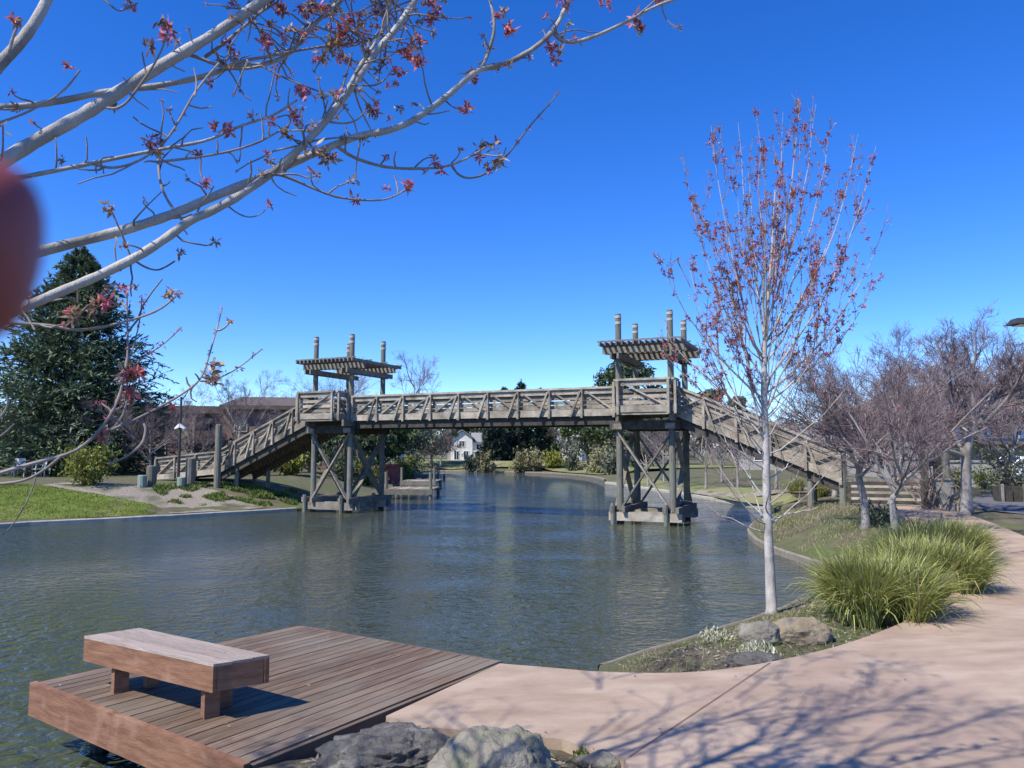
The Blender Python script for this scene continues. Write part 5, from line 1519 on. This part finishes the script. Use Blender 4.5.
# ------------------------------------------------------------------ street furniture
# timber poles, bollards and lamp by the left stair
def pole(label, loc, h, r, m='post', name='timber_pole', cat='pole'):
    mb = MB(); mb.tube([(loc[0], loc[1], loc[2] - .3), (loc[0], loc[1], loc[2] + h - .03), (loc[0], loc[1], loc[2] + h)], [r * 1.05, r, r * .8], sides=12)
    return tag(mb.build(name, M[m]), label, cat)
x, y, z = on_ground(217, 487); pole('tall thick timber pole standing at the near side of the left ramp', (x, y, z), (487 - 425) * y / F, .14)
bl = ['squat green bollard left of the left stair opening', 'weathered wood bollard behind the left green bollard', 'squat green bollard right of the left stair opening', 'tall weathered wood bollard right of the left stair']
for i, (px, py, h, r, m) in enumerate([(142, 487, .5, .18, 'bollard_green'), (151, 485.5, .85, .2, 'post'), (181, 487.5, .45, .17, 'bollard_green'), (190, 485.5, 1.2, .2, 'post')]):
    x, y, z = on_ground(px, py); pole(bl[i], (x, y, z), h, r, m, 'bollard', 'bollard')
x, y, z = on_ground(178, 486)
lp = thing('lamp_post', 'dark slender lamp post with small white winged lamp by the left stair', 'lamp post', (x, y, z))
mb = MB(); mb.tube([(x, y, z - .2), (x, y, z + 3.9)], .07, .05, sides=8); mb.build('pole', M['metal_dark'], lp)
mb = MB()
for s in (-1, 1):
    mb.hexa([(x + s * .02, y - .12, z + 2.55), (x + s * .22, y - .08, z + 2.47), (x + s * .22, y + .08, z + 2.47), (x + s * .02, y + .12, z + 2.55),
             (x + s * .02, y - .12, z + 2.72), (x + s * .22, y - .08, z + 2.53), (x + s * .22, y + .08, z + 2.53), (x + s * .02, y + .12, z + 2.72)])
mb.build('lamp_shade', M['white'], lp)
# white garden chairs under the spruce
x, y, z = on_ground(19, 477)
def chair(label, x, y, z, rz):
    T = local((x, y, z), rz)
    o = thing('garden_chair', label, 'chair', (x, y, z), 'white garden chairs')
    mb = MB(); wbox(mb, T, -.26, .26, -.25, .25, .4, .45); mb.build('seat', M['white'], o)
    mb = MB(); mb.hexa([T(-.26, .22, .46), T(.26, .22, .46), T(.26, .26, .46), T(-.26, .26, .46), T(-.24, .36, 1.0), T(.24, .36, 1.0), T(.24, .40, 1.0), T(-.24, .40, 1.0)]); mb.build('backrest', M['white'], o)
    for sx_ in (-.23, .23):
        for sy_ in (-.22, .22):
            mb = MB(); mb.beam(T(sx_, sy_, 0), T(sx_, sy_, .397), .045, .045, up=(0, 1, 0)); mb.build('leg', M['white'], o)
        mb = MB(); mb.beam(T(sx_ * 1.2, -.24, .66), T(sx_ * 1.2, .28, .66), .05, .03); mb.beam(T(sx_ * 1.2, -.22, .4), T(sx_ * 1.2, -.22, .644), .04, .04, up=(0, 1, 0)); mb.build('arm', M['white'], o)
    return o
chair('white garden chair under the spruce, left of the two', x, y, z, .5)
chair('white garden chair under the spruce, right of the two', x + .85, y + .3, z, -.7)

# jetties beyond the left tower
def jetty(label, px, py, L_, Wd_, h, rz, rail=False):
    x, y = at(px, py, h)
    T = local((x, y, 0), rz)
    o = thing('jetty', label, 'jetty', (x, y, 0))
    mb = MB(); kk = int(L_ / .2)
    for i in range(kk): wbox(mb, T, i * L_ / kk + .01, (i + 1) * L_ / kk - .01, 0, Wd_, h - .06, h)
    mb.build('deck', M['timber_pale'], o)
    mb = MB(); wbox(mb, T, 0, L_, -.05, -.003, h - .3, h - .01); mb.build('fascia_board', M['timber'], o)
    for a in (.1, L_ - .1):
        for b_ in (.08, Wd_ - .08):
            mb = MB(); mb.tube([T(a, b_, -.6), T(a, b_, h + (.9 if b_ < .5 else .0))], .09, sides=8); mb.build('pile', M['post'], o)
    if rail:
        mb = MB(); wbox(mb, T, 0.1, L_ - .1, .05, .1, h + .8, h + .9); wbox(mb, T, 0.1, L_ - .1, .05, .1, h + .4, h + .47); mb.build('rail', M['timber_pale'], o)
    return o
jetty('near wooden jetty standing in the water behind the left tower', 384, 489, 2.6, 3.0, .55, -.05)
jetty('middle wooden jetty with end posts behind the nearest one', 400, 481, 2.4, 3.0, .6, -.05)
jetty('farthest pale jetty reaching out from the left shore', 414, 474.5, 2.2, 4.0, .6, -.05)
x, y, z = FT(396, 68)
pa = thing('parasol', 'open white parasol on the left shore above the jetties', 'parasol', (x, y, z))
mb = MB(); mb.tube([(x, y, z), (x, y, z + 2.4)], .03, sides=6); mb.build('pole', M['metal_dark'], pa)
mb = MB(); mb.lathe((x, y, z), [(.01, 2.45), (.45, 2.3), (.85, 2.1), (.85, 2.0)], 8); mb.build('canopy', M['canvas'], pa)
x, y, z = FT(388, 60)
mb = MB(); mb.box((x, y, z + .7), (1.9, .12, 1.4)); mb.box((x, y - .09, z + 1.46), (2.1, .3, .1))
tag(mb.build('board_fence', M['red_paint']), 'short dull red board fence on the shore behind the left tower', 'fence')

# bent-vine gate post by the wooden steps
x, y, z = on_ground(938, 511)
vp = thing('vine_gatepost', 'dark timber gate frame overgrown with bare twisting vine right of the wooden steps', 'gate post', (x, y, z))
mb = MB(); mb.box((x - .33, y, z + .95), (.16, .16, 1.9)); mb.build('post', M['timber_dark'], vp)
mb = MB(); mb.box((x + .2, y + .3, z + .75), (.16, .16, 1.5)); mb.build('post', M['timber_dark'], vp)
mb = MB(); mb.box((x - .07, y + .15, z + 1.3), (.5, .1, .14), .5); mb.build('rail', M['timber_dark'], vp)
rgv = np.random.default_rng(9)
st = np.tile([x - .1, y - .08, z], (16, 1)) + rgv.normal(0, .16, (16, 3)) * [1.4, .5, 0]
Pv, Rv = branches(st, rgv.normal(0, .35, (16, 3)) + [0, 0, 1], rgv.uniform(1.1, 2.1, 16), .028, .01, 9, .24, .05, rgv)
mb = MB(); mb.tubes(Pv, Rv, 5)
for k in range(3):
    t = np.linspace(0, PI * .95, 12)
    mb.tube(np.stack([x + .25 + k * .22 - np.cos(t) * (.3 - .05 * k), np.full(12, y - .1), z + np.sin(t) * (.95 - .25 * k)], 1), .03, .02, sides=6)
s, d, l, r = spawn(Pv, Rv, 7, .2, 1, (.4, 1.1), (.2, .45), .5, rgv)
Pw, Rw = branches(s, d, l, .008, .003, 4, .25, .0, rgv); mb.tubes(Pw, Rw, 3)
mb.build('vine', M['bark_brown'], vp)
x, y, z = on_ground(953, 512)
mb = MB(); mb.box((x, y + .6, z + .42), (.75, .1, .84)); mb.box((x, y + .6, z + .87), (.82, .16, .06))
tag(mb.build('panel_fence', M['gray_wall']), 'short pale grey panel between the vine gate post and the grey trunk', 'fence')
x, y, z = on_ground(975, 510)
mb = MB(); mb.tube([(x, y + .5, z - .2), (x, y + .5, z + .8)], .11, sides=10)
tag(mb.build('bollard', M['timber_dark']), 'dark timber bollard just right of the smooth grey trunk', 'bollard')

# wooden planter at the right edge
x, y, z = on_ground(1003, 503)
T = local((x, y, z), -.32)
pl_ = thing('wooden_planter', 'dark plank-sided wooden planter at the right edge beside the asphalt', 'planter', (x, y, z))
mb = MB()
for i in range(9): mb.hexa([T(.02 + i * .3, .0, .05), T(.28 + i * .3, .0, .05), T(.28 + i * .3, .05, .05), T(.02 + i * .3, .05, .05), T(-.03 + i * .3, -.12, .55), T(.25 + i * .3, -.12, .55), T(.25 + i * .3, -.07, .55), T(-.03 + i * .3, -.07, .55)])
mb.build('front_planks', M['timber_dark'], pl_)
for i in range(5):
    mb = MB(); mb.beam(T(i * .6, -.03, .03), T(i * .6 - .03, -.16, .6), .07, .06, up=(1, 0, 0)); mb.build('batten', M['timber_pale'], pl_)
mb = MB(); wbox(mb, T, 0, 2.7, .06, .9, .0, .5); mb.build('soil', M['soil'], pl_)
mb = MB(); wbox(mb, T, -.06, -.01, -.05, .9, .05, .52); mb.build('end_planks', M['timber_dark'], pl_)

# street lamp whose head enters at the right edge
ly = 14.0; hx = far(1017, 322, ly); px_ = far(1062, 322, ly)
gz = hz1(px_[0], px_[1])
sl = thing('street_lamp', 'grey street lamp whose flat head shows at the right edge against the sky', 'street lamp', (px_[0], px_[1], gz))
mb = MB(); mb.tube([(px_[0], ly, gz - .1), (px_[0], ly, hx[2] + .02)], .07, .05, sides=10); mb.build('pole', M['metal_dark'], sl)
mb = MB(); mb.beam((px_[0], ly, hx[2]), (hx[0] + .3, ly, hx[2]), .05, .05); mb.build('arm', M['metal_dark'], sl)
mb = MB(); a = hx[0] - .13
mb.hexa([(a, ly - .16, hx[2] - .05), (a + .6, ly - .16, hx[2] - .06), (a + .6, ly + .16, hx[2] - .06), (a, ly + .16, hx[2] - .05), (a + .08, ly - .1, hx[2] + .06), (a + .52, ly - .1, hx[2] + .07), (a + .52, ly + .1, hx[2] + .07), (a + .08, ly + .1, hx[2] + .06)])
hd = mb.build('lamp_head', M['metal_dark'], sl)
mb = MB(); mb.box((a + .3, ly, hx[2] - .068), (.4, .22, .012)); mb.build('lens', M['canvas'], hd)

# ------------------------------------------------------------------ the photographer's hand and phone: a fingertip reaches in from the left
def skin_mesh(name, chains, mat_, parent, sub=2):
    """chains: list of [(point, radius)...]; the first is the root, others start at an index of an earlier vertex"""
    vs = []; es = []; rad = []
    for start, pts in chains:
        prev = start
        for p, r in pts:
            vs.append(p); rad.append(r)
            if prev is not None: es.append((prev, len(vs) - 1))
            prev = len(vs) - 1
    org = ORIGIN[parent.name]
    me = bpy.data.meshes.new(name)
    me.from_pydata([tuple(np.array(v) - org) for v in vs], es, [])
    o = bpy.data.objects.new(name, me); COL.objects.link(o); o.parent = parent
    ORIGIN[o.name] = org
    sk = o.modifiers.new('skin', 'SKIN'); sk.use_smooth_shade = True
    for i, r in enumerate(rad):
        me.skin_vertices[0].data[i].radius = (r, r)
        me.skin_vertices[0].data[i].use_root = (i == 0)
    sb = o.modifiers.new('sub', 'SUBSURF'); sb.levels = sub; sb.render_levels = sub
    me.materials.append(mat_)
    return o
FS = np.array([.0066, 0, -.003])
tip = np.array([-.0585, .084, CZ + .0235]) + FS
hd = thing('hand', 'blurred fingertip of the hand holding the camera, at the left edge of the view', 'hand', (-.11, -.02, CZ - .03))
W0 = np.array([-.165, -.075, CZ - .085])
palm = [(W0, .028), (np.array([-.145, -.045, CZ - .06]), .032), (np.array([-.128, -.012, CZ - .028]), .033), (np.array([-.120, .006, CZ - .008]), .026)]
idx_f = [(np.array([-.113, .026, CZ + .012]), .0115), (np.array([-.096, .052, CZ + .024]) + FS * .4, .0115), (np.array([-.078, .072, CZ + .0265]) + FS * .8, .0122), (np.array([-.0645, .0815, CZ + .0245]) + FS, .0122), (tip, .0092)]
mid_f = [(np.array([-.118, .026, CZ - .012]), .0115), (np.array([-.103, .052, CZ - .016]), .0105), (np.array([-.09, .058, CZ - .034]), .0098), (np.array([-.088, .048, CZ - .05]), .0085)]
rin_f = [(np.array([-.121, .020, CZ - .035]), .011), (np.array([-.108, .044, CZ - .042]), .010), (np.array([-.096, .048, CZ - .058]), .0092), (np.array([-.094, .038, CZ - .072]), .008)]
lit_f = [(np.array([-.126, .010, CZ - .056]), .0098), (np.array([-.115, .030, CZ - .064]), .0088), (np.array([-.105, .034, CZ - .078]), .008), (np.array([-.103, .025, CZ - .088]), .007)]
thu_f = [(np.array([-.118, -.040, CZ - .048]), .014), (np.array([-.090, -.038, CZ - .040]), .0125), (np.array([-.066, -.030, CZ - .030]), .0115), (np.array([-.046, -.024, CZ - .020]), .0095)]
ho = skin_mesh('fingers', [(None, palm), (3, idx_f), (3, mid_f), (2, rin_f), (2, lit_f), (1, thu_f)], M['skin'], hd)
sv = MB(); sv.tube([W0 + [.006, .008, .006], W0, W0 + [-.09, -.14, -.13], W0 + [-.17, -.27, -.27]], [.033, .036, .045, .052], sides=16); sv.build('sleeve', M['sleeve'], hd, smooth=True)
ph = MB(); ph.box((.032, -.009, CZ - .028), (.15, .008, .074)); 
tag(ph.build('phone', M['phone']), 'dark phone held by the hand, its lens being the camera', 'phone')

print('objects', len(bpy.data.objects))
